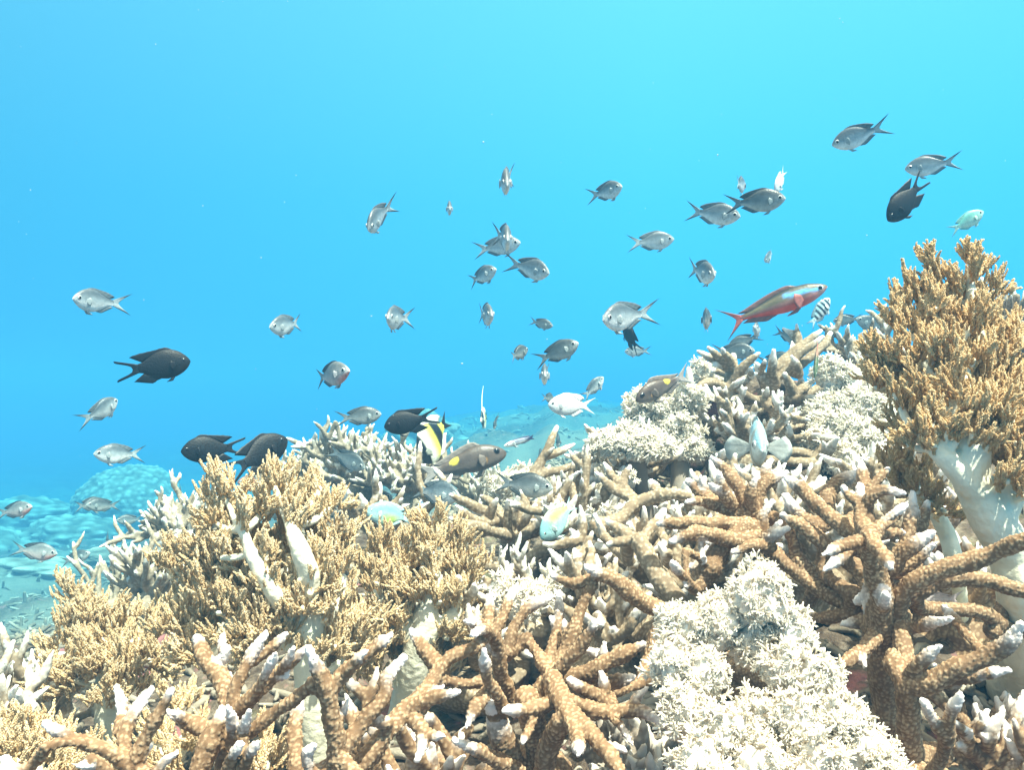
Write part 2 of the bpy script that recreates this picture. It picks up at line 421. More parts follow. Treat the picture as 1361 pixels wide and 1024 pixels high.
def staghorn(name, root, branches, mat, label, group=None, voxel=0.0011, cell=0.0025, amp=0.0010, tiplen=0.012, split=True, foot=0.03, seed=1):
    """branches: (points tip first, radius at tip, radius at base). One smooth body, coloured at the growing tips."""
    root = np.asarray(root, dtype=float)
    rng = np.random.RandomState(seed)
    allb = [(np.asarray(b[0], dtype=float), b[1], b[2], k, True) for k, b in enumerate(branches)]
    allb += [(p, r0, r1, k, False) for p, r0, r1, k in connect(branches, root, foot)]
    bag = Bag(); kd_pts = []; kd_inf = []
    raw = [catmull(b[0], 0.004) for b in allb]
    def buried(k): return any(np.min(((raw[j] - raw[k][0]) ** 2).sum(1)) < (1.25 * allb[j][2]) ** 2 for j in range(len(allb)) if j != k and len(raw[j]))
    allb = [(p, r0, r1, k, tip and not buried(n_)) for n_, (p, r0, r1, k, tip) in enumerate(allb)]
    for p, r0, r1, k, tip in allb:
        path = catmull(p, max(r1 * 0.5, voxel * 2))
        s = np.concatenate([[0], np.cumsum(np.linalg.norm(np.diff(path, axis=0), axis=1))])
        t_ = s / max(s[-1], 1e-9)
        path = path + (np.stack([noise(path * 45 + 9 * k, a) for a in (1, 2, 3)], 1)) * (r1 * 0.22 * np.minimum(1, 3 * (1 - t_)) * np.minimum(1, 4 * t_ + .15))[:, None]
        rad = r0 + (r1 - r0) * np.clip(t_ * 1.5, 0, 1) ** 0.8
        if tip: rad = rad * (0.52 + 0.48 * sstep(-0.004, 2.6 * r1, s))
        rad = rad * (1 + 0.10 * noise(path * 70 + 31, 8))
        v, q, tr = tube(path, rad, 10); bag.add(v, q, tr)
        kd_pts.append(path[::2]); kd_inf.append(np.stack([np.full(len(path), k), s if tip else np.full(len(path), 9.0)], 1)[::2])
    # a knobby foot the colony stands on
    iv, it = ico(2)
    fv = iv * np.array([1, 1, 0.7]) * foot * (1 + 0.35 * noise(iv * 2.2 + seed, seed))[:, None] + root
    bag.add(fv, None, it)
    V, F = bag.arrays()
    V, Q, N = voxel_remesh(V, F, voxel); n = len(V)
    kp = np.vstack(kd_pts); ki = np.vstack(kd_inf)
    # nearest centre-line sample, in blocks
    own = np.empty(n, dtype=int); td = np.empty(n)
    kc = (kp - root).astype(np.float32); k2 = (kc ** 2).sum(1)
    for i in range(0, n, 8000):
        mI = (k2[None] - 2 * ((V[i:i + 8000] - root).astype(np.float32) @ kc.T)).argmin(1)
        own[i:i + 8000] = ki[mI, 0]
    tips = np.full((len(branches), 3), 99.0)
    for p, r0, r1, k, tip in allb:
        if tip: tips[k] = p[0]
    td = np.linalg.norm(V - tips[own], axis=1)
    if cell:
        w = worley(V / cell, seed)
        bmp = np.clip(1 - (w / 0.52) ** 2, 0, 1)
        V = V + N * (amp * bmp + amp * 1.2 * noise(V / (cell * 4), 3))[:, None]
    else:
        bmp = 0.5 + 0.5 * noise(V / 0.004, 3)
        V = V + N * (amp * bmp)[:, None]
    jit = np.array([0.25 + 1.1 * rng.rand() for _ in range(len(branches) + 1)])
    tl = tiplen * jit[own]
    tip = np.clip(1.15 - td / (tl * 1.5) + 0.22 * noise(V * 300, 4) + 0.25 * bmp * (td < tl * 1.5), 0, 1) ** 1.5
    at = {'tip': tip, 'polyp': bmp}
    if not split:
        return tag(link(name, mk_mesh(name, V - root, [Q], mat, attrs=at), None, root), label, 'coral', group)
    e = empty(name, root)
    tag(e, label, 'coral', group)
    if split:
        fo = own[Q[:, 0]]
        for k in np.unique(fo):
            q = Q[fo == k]; u, inv = np.unique(q.ravel(), return_inverse=True)
            me = mk_mesh('branch', V[u] - root, [inv.reshape(-1, 4)], mat, attrs={a: x[u] for a, x in at.items()})
            link('branch', me, e)
    return e

def T(pts, r, d0, d1=None, taper=0.72):
    """branch traced tip first: photograph points, radius in its pixels, depth at tip and base"""
    d1 = d0 if d1 is None else d1
    n = len(pts)
    ds = [d0 + (d1 - d0) * k / max(n - 1, 1) for k in range(n)]
    p = np.array([P(x, y, d) for (x, y), d in zip(pts, ds)])
    return (p, r * 0.84 * taper * d0 / FPX, r * 0.86 * d1 / FPX)

def nubs(branches, seed, prob=0.5, ln=(1.4, 3.2)):
    """short side branchlets on traced branches"""
    rng = np.random.RandomState(seed); out = list(branches)
    for p, r0, r1 in branches:
        path = catmull(p, r1 * 0.6)
        L = np.linalg.norm(np.diff(path, axis=0), axis=1).sum()
        k = int(L / (r1 * 5) * prob + rng.rand())
        for _ in range(k):
            i = int(len(path) * (0.2 + 0.65 * rng.rand())); i = min(max(i, 1), len(path) - 2)
            d = path[i - 1] - path[i + 1]; d /= np.linalg.norm(d)
            s = rng.randn(3); s -= d * s.dot(d); s /= np.linalg.norm(s); s = s + np.array([0, 0, 0.35]); 
            v = d * 0.75 + s * 0.8; v /= np.linalg.norm(v)
            l = r1 * (ln[0] + (ln[1] - ln[0]) * rng.rand() ** 1.5) + r1 * 0.8
            out.append((np.array([path[i] + v * l, path[i] + v * l * 0.5 + s * 0.001, path[i]]), r0 * 0.62, r1 * 0.64))
    return out

def wild(root, seed, n=9, L=0.14, r=0.0075, up=0.55, spread=1.0, kids=3, bias=(0, 0, 0)):
    """branches of an untraced colony, growing from its foot"""
    rng = np.random.RandomState(seed); out = []
    def grow(p, d, l, r_, lev):
        pts = [p]; q = p.copy(); dd = d.copy()
        for s in range(4):
            dd = dd + rng.randn(3) * 0.16 + np.array([0, 0, 0.13]); dd /= np.linalg.norm(dd)
            q = q + dd * l / 4; pts.append(q)
        out.append((np.array(pts[::-1]), r_ * 0.48, r_ * 0.82))
        if lev < 2:
            for k in range(kids if lev == 0 else max(1, kids - 1)):
                f = 1 + int(rng.rand() * 3.2); f = min(f, 4)
                s = rng.randn(3); s -= dd * s.dot(dd); s /= np.linalg.norm(s)
                nd = dd * 0.62 + s * 0.8 + np.array([0, 0, 0.15]); nd /= np.linalg.norm(nd)
                grow(pts[f] if f < 4 else pts[3], nd, l * (0.42 + 0.3 * rng.rand()), r_ * 0.86, lev + 1)
    root = np.asarray(root, dtype=float)
    for k in range(n):
        a = 2 * math.pi * (k + rng.rand()) / n; tl = spread * (0.25 + 0.75 * rng.rand())
        d = np.array([math.cos(a) * tl, math.sin(a) * tl, up]) + np.array(bias); d /= np.linalg.norm(d)
        grow(root + d * r * 0.5, d, L * (0.7 + 0.5 * rng.rand()), r, 0)
    return out

# ---- the big colony low in the middle, traced branch by branch
S1 = [T([(618,826),(640,832),(658,850),(665,895),(679,931)],11,.60,.66), T([(627,845),(638,838),(650,840)],9,.585,.615),
 T([(682,787),(668,820),(655,852),(660,880)],10,.72,.69), T([(652,790),(648,823),(655,850)],9,.74,.71),
 T([(734,793),(704,807),(685,832),(674,866)],10,.70,.68), T([(743,788),(742,823),(737,856),(724,884)],9.5,.71,.68),
 T([(787,779),(768,820),(751,862),(732,895),(710,929)],11.5,.69,.66), T([(790,826),(776,856),(754,881),(732,906),(712,932)],11.5,.62,.64),
 T([(854,856),(818,873),(782,895),(750,899)],13,.64,.65), T([(779,754),(810,768),(840,793),(885,814)],13.5,.68,.70),
 T([(735,766),(762,776),(790,768)],8.5,.70,.69), T([(671,945),(704,945),(740,932)],11,.575,.60),
 T([(769,1003),(765,981),(751,940),(735,904)],13.5,.53,.61), T([(835,1050),(810,1006),(785,975),(757,945)],12.5,.52,.58),
 T([(879,962),(848,945),(804,945),(757,934)],11.5,.59,.61), T([(840,990),(826,970),(810,949)],7.5,.58,.60),
 T([(696,987),(703,970),(711,946)],9,.565,.595), T([(643,866),(646,901),(660,923),(672,945)],10,.565,.60),
 T([(620,967),(635,934),(652,915)],11,.56,.59), T([(585,904),(615,909),(642,906)],9.5,.59,.60),
 T([(609,920),(565,931),(539,949)],11.5,.565,.57), T([(633,860),(595,878),(569,916),(539,943),(512,975),(470,1030)],14,.60,.55),
 T([(547,838),(565,866),(585,890)],13,.63,.60), T([(591,979),(568,976),(552,958)],9,.55,.565), T([(555,1011),(562,992),(562,974)],8.5,.545,.56),
 T([(537,876),(512,903),(511,925),(495,947),(466,985),(430,1035)],13.5,.56,.53), T([(757,904),(782,920),(812,938)],10.5,.615,.63),
 T([(799,896),(804,926),(790,950)],11,.63,.63), T([(842,899),(812,908),(785,915)],11.5,.65,.65), T([(700,930),(715,985),(722,1040)],20,.61,.62,1.0),
 T([(655,940),(672,990),(700,1050)],19,.60,.62,1.0), T([(605,985),(640,1000),(690,1030)],12,.57,.60), T([(745,960),(730,1000),(720,1050)],17,.58,.61,1.0),
 T([(775,860),(800,880),(790,920)],10,.70,.68), T([(700,850),(720,880),(735,900)],11,.69,.66), T([(860,900),(838,915),(800,925)],10,.68,.66)]
staghorn('staghorn_coral', P(705,1075,.63), nubs(S1, 4, 0.140), M['stag_brown'], 'thick brown staghorn coral with white tips beside the dense white soft coral', 'staghorn corals', seed=3, foot=0.045)

# ---- the colony in front of the big soft coral, bottom edge
S2 = [T([(408,863),(382,886),(355,911),(330,933),(312,955)],10.5,.55,.56), T([(353,843),(336,869),(322,894),(310,923),(311,955)],10.5,.57,.56),
 T([(380,843),(355,865),(338,880)],8.5,.575,.57), T([(367,869),(356,890),(343,917)],8.5,.53,.545), T([(390,861),(383,878),(374,892)],7.5,.54,.55),
 T([(417,911),(386,935),(355,956),(325,980)],10.5,.53,.54), T([(330,946),(322,972),(312,990)],9,.52,.535),
 T([(410,863),(423,888),(437,919),(443,964),(445,1010)],14,.52,.53,.75), T([(521,844),(480,876),(448,908),(438,930)],10.5,.53,.525), T([(486,866),(474,880),(462,892)],8.5,.52,.525),
 T([(262,850),(273,876),(291,902),(305,930),(310,965)],14,.60,.57,.95), T([(301,863),(290,880),(284,893)],9.5,.59,.595),
 T([(223,946),(248,960),(281,974)],12,.55,.55), T([(297,945),(292,965),(279,988),(262,1030)],13.5,.54,.53,.85), T([(303,941),(309,962),(308,985)],8.5,.52,.535),
 T([(320,990),(308,1010),(300,1035)],9,.50,.51), T([(346,986),(330,1004),(318,1030)],8.5,.50,.51), T([(312,955),(300,1000),(290,1050)],15,.56,.55,1.0),
 T([(400,925),(392,965),(395,1030)],12,.60,.57,.9), T([(418,992),(408,1004),(412,1030)],9,.525,.53), T([(445,1000),(470,1030),(480,1060)],14,.53,.52)]
staghorn('staghorn_coral', P(370,1110,.55), nubs(S2, 6, 0.110), M['stag_brown'], 'slender staghorn coral forking across the pale soft coral stem', 'staghorn corals', seed=5, foot=0.04)

S2b = [T([(227,919),(211,948),(192,985),(170,1030)],11,.50,.50), T([(202,918),(177,950),(165,985),(171,1025)],11,.53,.51),
 T([(60,963),(104,985),(145,1000),(172,1018)],11.5,.49,.50), T([(60,995),(82,988),(108,988)],9,.475,.49), T([(155,912),(163,938),(160,975)],9.5,.55,.52),
 T([(6,1010),(20,1030),(40,1055)],12,.48,.48), T([(236,1000),(215,1015),(195,1040)],9,.49,.49), T([(120,1010),(140,1025),(160,1045)],10,.47,.48)]
staghorn('staghorn_coral', P(172,1100,.51), nubs(S2b, 8, 0.125), M['stag_brown'], 'small staghorn coral low in the corner with a few spreading fingers', 'staghorn corals', seed=7, foot=0.035)

# ---- right of the middle, behind the white soft coral
S3 = [T([(992,680),(1007,712),(1035,740),(1068,768),(1095,788),(1131,807),(1166,822)],13,.82,.72), T([(1045,629),(1021,641),(1007,662),(1005,688),(1014,712)],11.5,.82,.81),
 T([(1024,612),(1014,636),(1006,655)],9.5,.83,.82), T([(1003,638),(998,660),(1003,684)],9.5,.80,.81), T([(915,641),(936,658),(960,674),(990,690)],11.5,.83,.81),
 T([(913,667),(932,667),(950,672)],8.5,.80,.815), T([(946,609),(967,629),(981,648),(997,680)],11,.84,.815), T([(955,630),(960,653),(973,672)],10,.80,.81),
 T([(876,697),(915,693),(941,697),(970,697),(1000,702)],10.5,.80,.79), T([(892,720),(922,709),(950,712),(979,720),(1008,716)],12,.765,.78),
 T([(974,734),(1002,726),(1025,728)],10.5,.76,.77), T([(940,722),(975,718),(1010,715)],12,.79,.79), T([(990,700),(958,730),(943,754),(925,780)],15,.79,.77,1.0),
 T([(911,734),(930,742),(945,755)],6.5,.75,.77), T([(892,748),(908,768),(925,785)],7.5,.70,.74), T([(1026,668),(1014,683),(1014,712)],9.5,.79,.79),
 T([(1047,704),(1022,714),(1012,722)],10.5,.76,.78), T([(1072,700),(1090,712),(1098,735),(1092,765)],9,.86,.80), T([(960,650),(972,668),(985,690)],10,.86,.83),
 T([(905,757),(935,750),(960,742)],9,.80,.79), T([(1030,690),(1050,712),(1060,745)],9,.80,.78)]
staghorn('staghorn_coral', P(1010,900,.84), nubs(S3, 12, 0.175), M['stag_brown'], 'knobbly brown staghorn coral with stubby fingers under the pale head-on fish', 'staghorn corals', seed=9, foot=0.04)

S4 = [T([(1157,714),(1162,742),(1173,798),(1172,850),(1178,930),(1182,1010)],19,.64,.70,.85), T([(1183,754),(1169,732),(1157,714)],11,.59,.64,.9), T([(1094,738),(1122,726),(1153,716)],10,.62,.645),
 T([(1096,759),(1115,745),(1135,732)],8.5,.65,.66), T([(1143,646),(1143,679),(1146,697),(1156,712)],11.5,.70,.66), T([(1145,615),(1150,645),(1150,680)],11.5,.75,.72),
 T([(1180,624),(1160,648),(1150,668)],9.5,.73,.72), T([(1202,656),(1171,652),(1154,665),(1150,690)],9.5,.68,.69), T([(1204,672),(1180,688),(1162,704)],7.5,.66,.66),
 T([(1136,630),(1112,646),(1101,667),(1100,692)],13.5,.82,.79,.85), T([(1045,636),(1068,653),(1096,679),(1129,705),(1155,722)],13.5,.76,.69), T([(1041,685),(1066,702),(1092,721),(1122,742),(1150,765)],13.5,.74,.71),
 T([(1044,660),(1060,680),(1078,704),(1096,722)],10,.79,.76), T([(1213,656),(1211,686),(1206,718),(1193,742),(1178,770)],12.5,.74,.72), T([(1233,668),(1225,695),(1210,720)],10.5,.75,.74),
 T([(1240,708),(1211,728),(1188,751),(1172,775)],13,.66,.68), T([(1200,709),(1172,709),(1158,716)],9.5,.68,.66), T([(1190,690),(1168,702),(1157,714)],8.5,.66,.655),
 T([(1240,724),(1222,742),(1200,760)],8,.70,.71), T([(1113,887),(1135,872),(1158,852),(1172,830)],12,.64,.68), T([(1168,802),(1167,845),(1170,887),(1180,960)],22,.69,.69,1.0),
 T([(1140,800),(1155,790),(1168,770)],14,.70,.69,1.0), T([(1145,880),(1160,850),(1168,820)],11,.66,.68), T([(1120,830),(1145,826),(1170,825)],13,.70,.70), T([(1075,820),(1100,822),(1140,815)],12,.76,.73),
 T([(1225,745),(1205,770),(1185,800)],12,.74,.71), T([(1100,770),(1125,785),(1160,800)],12,.75,.71)]
staghorn('staghorn_coral', P(1182,1030,.70), nubs(S4, 15, 0.175), M['stag_brown'], 'stout staghorn coral with a dark upright trunk and radiating fingers', 'staghorn corals', seed=11, foot=0.045)

S4b = [T([(1420,690),(1366,717),(1337,728),(1302,742),(1245,760),(1206,780),(1190,815)],14.5,.60,.67), T([(1400,792),(1344,781),(1302,770),(1255,768),(1215,790)],13.5,.65,.68),
 T([(1356,830),(1334,859),(1287,880),(1238,905),(1205,914)],16,.58,.62,.85), T([(1187,872),(1192,895),(1206,915)],15,.64,.62), T([(1264,823),(1240,826),(1215,836)],10,.63,.66),
 T([(1255,808),(1280,838),(1305,866)],8,.66,.62), T([(1275,925),(1263,951),(1259,985)],10,.55,.57), T([(1227,932),(1245,962),(1258,985)],9,.56,.57), T([(1250,859),(1225,880),(1210,900)],11,.60,.62),
 T([(1340,892),(1300,898),(1262,905)],10,.60,.62), T([(1206,912),(1205,960),(1215,1030)],18,.62,.63,1.0), T([(1400,850),(1340,835),(1300,815),(1230,810)],11,.74,.70), T([(1390,760),(1340,800),(1320,840)],12,.76,.72),
 T([(1195,800),(1200,850),(1205,900)],15,.68,.64), T([(1259,980),(1250,1010),(1230,1040)],12,.57,.60)]
staghorn('staghorn_coral', P(1215,1060,.63), nubs(S4b, 17, 0.075), M['stag_brown'], 'long-armed staghorn coral arching over a dark hollow under the tree coral stem', 'staghorn corals', seed=13, foot=0.04)

# ---- the open colony in the middle distance
S5 = [T([(678,690),(675,716),(668,765),(655,800)],11,1.22,1.22,.9), T([(700,700),(692,740),(668,790)],11,1.25,1.24,.9), T([(598,658),(626,671),(652,684),(674,700)],8.5,1.18,1.22),
 T([(607,673),(624,688),(643,695),(665,692)],7.5,1.16,1.21), T([(598,689),(621,699),(649,705),(677,713)],8.5,1.15,1.2), T([(598,727),(613,705),(628,699),(645,703)],8.5,1.13,1.17),
 T([(622,722),(630,708),(645,708)],7,1.15,1.18), T([(675,666),(674,690),(676,715)],7.5,1.19,1.21), T([(760,635),(748,658),(727,680),(714,699),(684,720)],8.5,1.20,1.21),
 T([(740,568),(727,600),(712,626),(700,650),(692,690)],8.5,1.30,1.25), T([(763,591),(746,600),(728,607)],6.5,1.30,1.29), T([(770,616),(746,624),(720,630),(702,648)],7.5,1.30,1.26),
 T([(690,660),(682,688),(680,710)],8.5,1.20,1.22), T([(712,672),(698,692),(690,712)],8.5,1.21,1.23), T([(783,679),(763,708),(742,725),(703,744),(672,775)],9.5,1.16,1.2), T([(632,750),(650,752),(675,760)],13,1.15,1.18,.9),
 T([(660,664),(655,675),(652,684)],7,1.19,1.2), T([(705,660),(700,680),(690,700)],9,1.28,1.25), T([(640,660),(655,670),(668,690)],8,1.28,1.24), T([(600,775),(635,780),(662,785)],11,1.15,1.2,.9), T([(625,800),(645,790),(665,785)],9,1.12,1.18),
 T([(722,655),(712,676),(700,700)],8,1.27,1.25), T([(735,700),(718,706),(700,712)],8,1.2,1.23)]
staghorn('staghorn_coral', P(658,830,1.22), nubs(S5, 19, 0.200), M['stag_tan'], 'open staghorn coral on a thin dark trunk above the centre of the reef', 'staghorn corals', voxel=0.0019, cell=0.0045, amp=0.0007, seed=15, foot=0.05, tiplen=0.014)

K = [T([(793,629),(815,650),(830,658),(848,670)],8.5,1.02,1.0), T([(803,617),(823,642),(846,666)],7.5,1.04,1.0), T([(838,620),(828,640),(832,655)],6.5,1.03,1.01), T([(925,660),(900,657),(878,658),(846,668)],10,.98,1.0),
 T([(820,694),(832,682),(846,668)],8.5,1.02,1.0), T([(846,666),(844,690),(846,740)],8,1.0,1.0,1.0), T([(883,678),(866,702),(850,722)],10,.87,.84), T([(850,720),(864,747),(882,774),(900,800)],16,.83,.80,.95),
 T([(808,724),(830,719),(850,722)],9.5,.83,.84), T([(808,694),(822,703),(845,720)],10,.88,.85), T([(865,640),(872,652),(880,660)],9,1.05,1.0), T([(792,700),(812,722),(835,745)],10,.95,.88)]
staghorn('staghorn_coral', P(885,850,.86), nubs(K, 21, 0.150), M['stag_tan'], 'sparse staghorn coral between the white soft coral and the pale green-blue fish', 'staghorn corals', voxel=0.0015, cell=0.0038, seed=17, foot=0.035)

F6 = [T([(975,473),(974,490),(969,512),(964,535),(964,570)],9.5,1.5,1.5,.9), T([(928,467),(948,480),(970,490)],7,1.49,1.5), T([(941,462),(957,477),(972,492)],7,1.47,1.5), T([(960,464),(968,475),(974,488)],7,1.46,1.49), T([(946,494),(960,496),(972,500)],6,1.55,1.51),
 T([(1009,470),(988,488),(972,512)],7.5,1.47,1.49), T([(1005,497),(984,510),(970,526)],8,1.45,1.49), T([(1028,466),(1026,493),(1030,508),(1023,530)],8.5,1.46,1.5), T([(1006,484),(1010,495),(1017,513),(1018,532)],8.5,1.47,1.5),
 T([(1041,437),(1056,447),(1060,462)],6.5,1.55,1.54), T([(1059,432),(1060,462),(1052,478)],7,1.54,1.53), T([(1091,440),(1068,457),(1050,473),(1030,490)],7.5,1.53,1.5), T([(1093,448),(1063,471),(1043,493),(1028,505)],8,1.5,1.5),
 T([(1104,443),(1090,464),(1063,486),(1040,498)],8,1.55,1.5), T([(1043,497),(1052,517),(1052,532),(1040,545)],9.5,1.44,1.48), T([(1052,474),(1060,488),(1062,498)],7,1.48,1.5), T([(979,516),(999,530),(1019,535),(1034,556)],8.5,1.42,1.47),
 T([(968,532),(995,535),(1015,538)],6.5,1.46,1.48), T([(968,557),(1004,546),(1025,540)],9,1.43,1.47), T([(1088,528),(1059,532),(1034,532)],7.5,1.42,1.48), T([(920,541),(929,517),(942,508),(966,516)],7.5,1.44,1.49), T([(915,492),(917,515),(920,541),(926,575),(940,600)],8,1.42,1.42,.9),
 T([(930,547),(942,561),(942,582)],7.5,1.38,1.4), T([(950,553),(945,562),(942,575)],7,1.37,1.39), T([(935,590),(944,581),(968,570),(995,562)],7.5,1.38,1.46), T([(1026,560),(1041,579),(1054,598)],6.5,1.3,1.38),
 T([(1024,612),(1054,614),(1083,614),(1094,592)],8.5,1.24,1.28), T([(1114,583),(1105,594),(1092,608)],8.5,1.24,1.27), T([(1030,603),(1050,600),(1080,606)],7.5,1.27,1.28), T([(974,618),(993,625),(1020,630)],7.5,1.22,1.24), T([(1090,608),(1086,640),(1080,670)],9,1.28,1.3,1.0),
 T([(1018,525),(1030,550),(1035,585),(1040,640)],15,1.5,1.48,.85), T([(1080,505),(1070,515),(1054,525)],8,1.5,1.49), T([(1100,500),(1090,515),(1064,530)],7.5,1.56,1.52), T([(1064,500),(1066,520),(1060,535)],8,1.54,1.52), T([(1000,545),(1015,556),(1034,570)],9,1.5,1.5), T([(985,580),(1005,585),(1035,590)],8,1.45,1.48), T([(1066,560),(1050,570),(1038,585)],8,1.48,1.49)]
staghorn('staghorn_coral', P(1040,690,1.46), nubs(F6, 23, 0.175), M['stag_tan'], 'wide tangled staghorn coral beneath the red and blue fish', 'staghorn corals', voxel=0.0021, cell=0.0048, amp=0.0008, seed=19, foot=0.06, tiplen=0.015)

# ---- colonies nobody traced
def wild_colony(px, d, seed, label, mat='stag_pale', lift=0.0, voxel=0.0026, cell=0.005, amp=0.0007, foot=0.05, **kw):
    g = G(px, d, lift); sp = kw.pop('tiplen', 0.014)
    return staghorn('staghorn_coral', g, wild(g + np.array([0, 0, foot * 0.4]), seed, **kw), M[mat], label, 'staghorn corals', voxel=voxel, cell=cell, amp=amp, seed=seed, split=False, foot=foot, tiplen=sp)
wild_colony(1330, 1.75, 31, 'staghorn coral on the reef crest behind the tall tan tree coral', 'stag_tan', n=13, L=0.15, r=0.011, kids=3, lift=0.02)
wild_colony(1168, 1.9, 32, 'staghorn coral on the crest below the small dark fish and the striped fish', 'stag_tan', n=12, L=0.12, r=0.010, kids=3, lift=-0.02)
wild_colony(470, 2.05, 33, 'pale thicket of staghorn coral under the crossing black fish', n=24, L=0.115, r=0.0088, kids=4, spread=1.5, lift=0.05)
wild_colony(395, 2.15, 34, 'pale staghorn coral thicket just behind the tallest tip of the big soft coral', n=22, L=0.105, r=0.0085, kids=4, spread=1.5, lift=0.04)
wild_colony(545, 2.0, 35, 'pale staghorn thicket behind the yellow-spotted brown fish', n=20, L=0.105, r=0.0085, kids=4, spread=1.5, lift=0.06)
wild_colony(250, 1.75, 36, 'grey bottlebrush staghorn coral fanning out beyond the big soft coral', n=24, L=0.10, r=0.0078, kids=4, spread=1.5, lift=0.07)
wild_colony(205, 1.55, 37, 'low grey staghorn coral under the fish beside the soft coral', n=14, L=0.10, r=0.0075, kids=3, spread=1.4, lift=0.02)
wild_colony(150, 1.9, 44, 'thin dark staghorn sprig at the edge of the drop', n=6, L=0.13, r=0.007, kids=2, spread=1.0, lift=0.01)
wild_colony(505, 1.4, 38, 'upright staghorn fingers under the round pale green-yellow fish', 'stag_tan', n=8, L=0.12, r=0.0095, kids=2, up=1.2, lift=0.02, voxel=0.002, cell=0.005)
wild_colony(20, .92, 39, 'bleached staghorn coral at the edge of the drop-off', 'stag_pale', n=12, L=0.085, r=0.0065, kids=3, spread=1.4, lift=0.03, voxel=0.0016, cell=0.004, tiplen=0.022)
wild_colony(-60, .80, 47, 'bleached staghorn coral touching the edge of the picture', 'stag_pale', n=12, L=0.085, r=0.007, kids=3, spread=1.4, lift=0.02, voxel=0.0016, cell=0.004, tiplen=0.022)
wild_colony(720, .98, 40, 'spiky bleached staghorn rubble between the thin trunk and the thick fingers', 'stag_pale', n=16, L=0.055, r=0.0045, kids=3, spread=1.5, lift=0.05, voxel=0.0013, tiplen=0.022, foot=0.03)
wild_colony(640, .95, 41, 'small staghorn coral deep behind the thick brown fingers', 'stag_tan', n=11, L=0.085, r=0.0085, kids=3, spread=1.3, lift=0.02, voxel=0.0016, cell=0.004)
wild_colony(800, .90, 42, 'small tan staghorn coral tucked beneath the long horizontal branch', 'stag_tan', n=12, L=0.085, r=0.008, kids=3, spread=1.3, lift=0.03, voxel=0.0016, cell=0.004)
wild_colony(890, .98, 43, 'short staghorn coral in the shade of the knobbly colony', 'stag_tan', n=12, L=0.085, r=0.009, kids=3, spread=1.3, lift=0.03, voxel=0.0016, cell=0.004)
wild_colony(1260, .95, 45, 'staghorn fingers in the hollow under the tree coral', 'stag_brown', n=12, L=0.09, r=0.009, kids=3, spread=1.3, lift=0.0, voxel=0.0016, cell=0.004)
wild_colony(1330, .72, 46, 'short dark staghorn coral beneath the long arching arm', 'stag_brown', n=9, L=0.07, r=0.008, kids=2, spread=1.3, lift=-0.01, voxel=0.0015, cell=0.0036)
wild_colony(560, .72, 48, 'shaded staghorn coral under the forked branches', 'stag_brown', n=10, L=0.08, r=0.009, kids=2, spread=1.3, lift=-0.02, voxel=0.0016, cell=0.0036)
wild_colony(850, .66, 49, 'dim staghorn coral at the foot of the white soft coral', 'stag_dead', n=10, L=0.07, r=0.007, kids=3, spread=1.3, lift=-0.01, voxel=0.0015)
wild_colony(960, 2.3, 50, 'pale staghorn coral on the ridge behind the tangled colony', 'stag_pale', n=12, L=0.12, r=0.010, kids=3, spread=1.2, lift=0.0)
wild_colony(1270, 2.25, 51, 'pale staghorn coral far up on the crest behind the tree coral', 'stag_pale', n=12, L=0.12, r=0.011, kids=3, spread=1.2, lift=0.0)
wild_colony(640, 2.3, 52, 'low pale staghorn coral behind the thin-trunked colony', 'stag_pale', n=14, L=0.12, r=0.009, kids=3, spread=1.4, lift=0.0)

for px, d, sd, lab in [(765, 1.22, 61, 'tangle of short tan staghorn beside the feeding pale blue-green fish'), (960, 1.08, 62, 'tan staghorn tangle in the shade of the stubby fingers'), (1062, 1.0, 63, 'tan staghorn tangle behind the long slanting branches'),
                       (1132, 1.06, 64, 'tan staghorn tangle below the crest-draping white soft coral'), (1205, 1.12, 65, 'tan staghorn tangle at the base of the small orange-tan tree coral'), (845, 1.35, 66, 'tan staghorn tangle at the stalk of the mushroom-shaped soft coral'), (990, 1.36, 67, 'tan staghorn tangle directly under the head-on fish')]:
    wild_colony(px, d, sd, lab, 'stag_tan', n=13, L=0.085, r=0.0085, kids=3, spread=1.4, lift=0.03, voxel=0.0018, cell=0.004, tiplen=0.018)

# ------------------------------------------------------------------ soft tree corals
_rs = np.random.RandomState(77)
IV0, IT0 = ico(0)
def catkin(seed, n=30):
    """a little spike covered in polyps, unit length, along +Z"""
    r = np.random.RandomState(seed); V = []; F = []; tone = []
    bend = r.randn(2) * 0.12
    for k in range(n):
        t_ = (k + 0.5) / n; a = k * 2.39996 + r.randn() * 0.3
        rad = 0.165 * (1 - 0.55 * t_) * (0.85 + 0.3 * r.rand())
        c = np.array([math.cos(a) * rad + bend[0] * t_ * t_, math.sin(a) * rad + bend[1] * t_ * t_, t_ * 0.97])
        s = 0.090 * (0.75 + 0.5 * r.rand()) * (1.1 - 0.35 * t_)
        rot = np.linalg.qr(r.randn(3, 3))[0]
        V.append((IV0 * np.array([1, 1, 1.3])) @ rot * s + c); F.append(IT0 + 12 * k); tone.append(np.full(12, 0.25 + 0.5 * r.rand() + 0.2 * t_))
    # the axis of the spike
    v, q, tr = tube(np.array([[0, 0, -0.25], [bend[0] * .25, bend[1] * .25, 0.5], [bend[0], bend[1], 0.95]]), [0.13, 0.12, 0.06], 5)
    base = 12 * n
    F.append(np.vstack([tr, q[:, [0, 1, 2]], q[:, [0, 2, 3]]]) + base); V.append(v); tone.append(np.full(len(v), 0.2))
    return np.vstack(V), np.vstack(F), np.concatenate(tone)
CAT = [catkin(s) for s in range(6)]

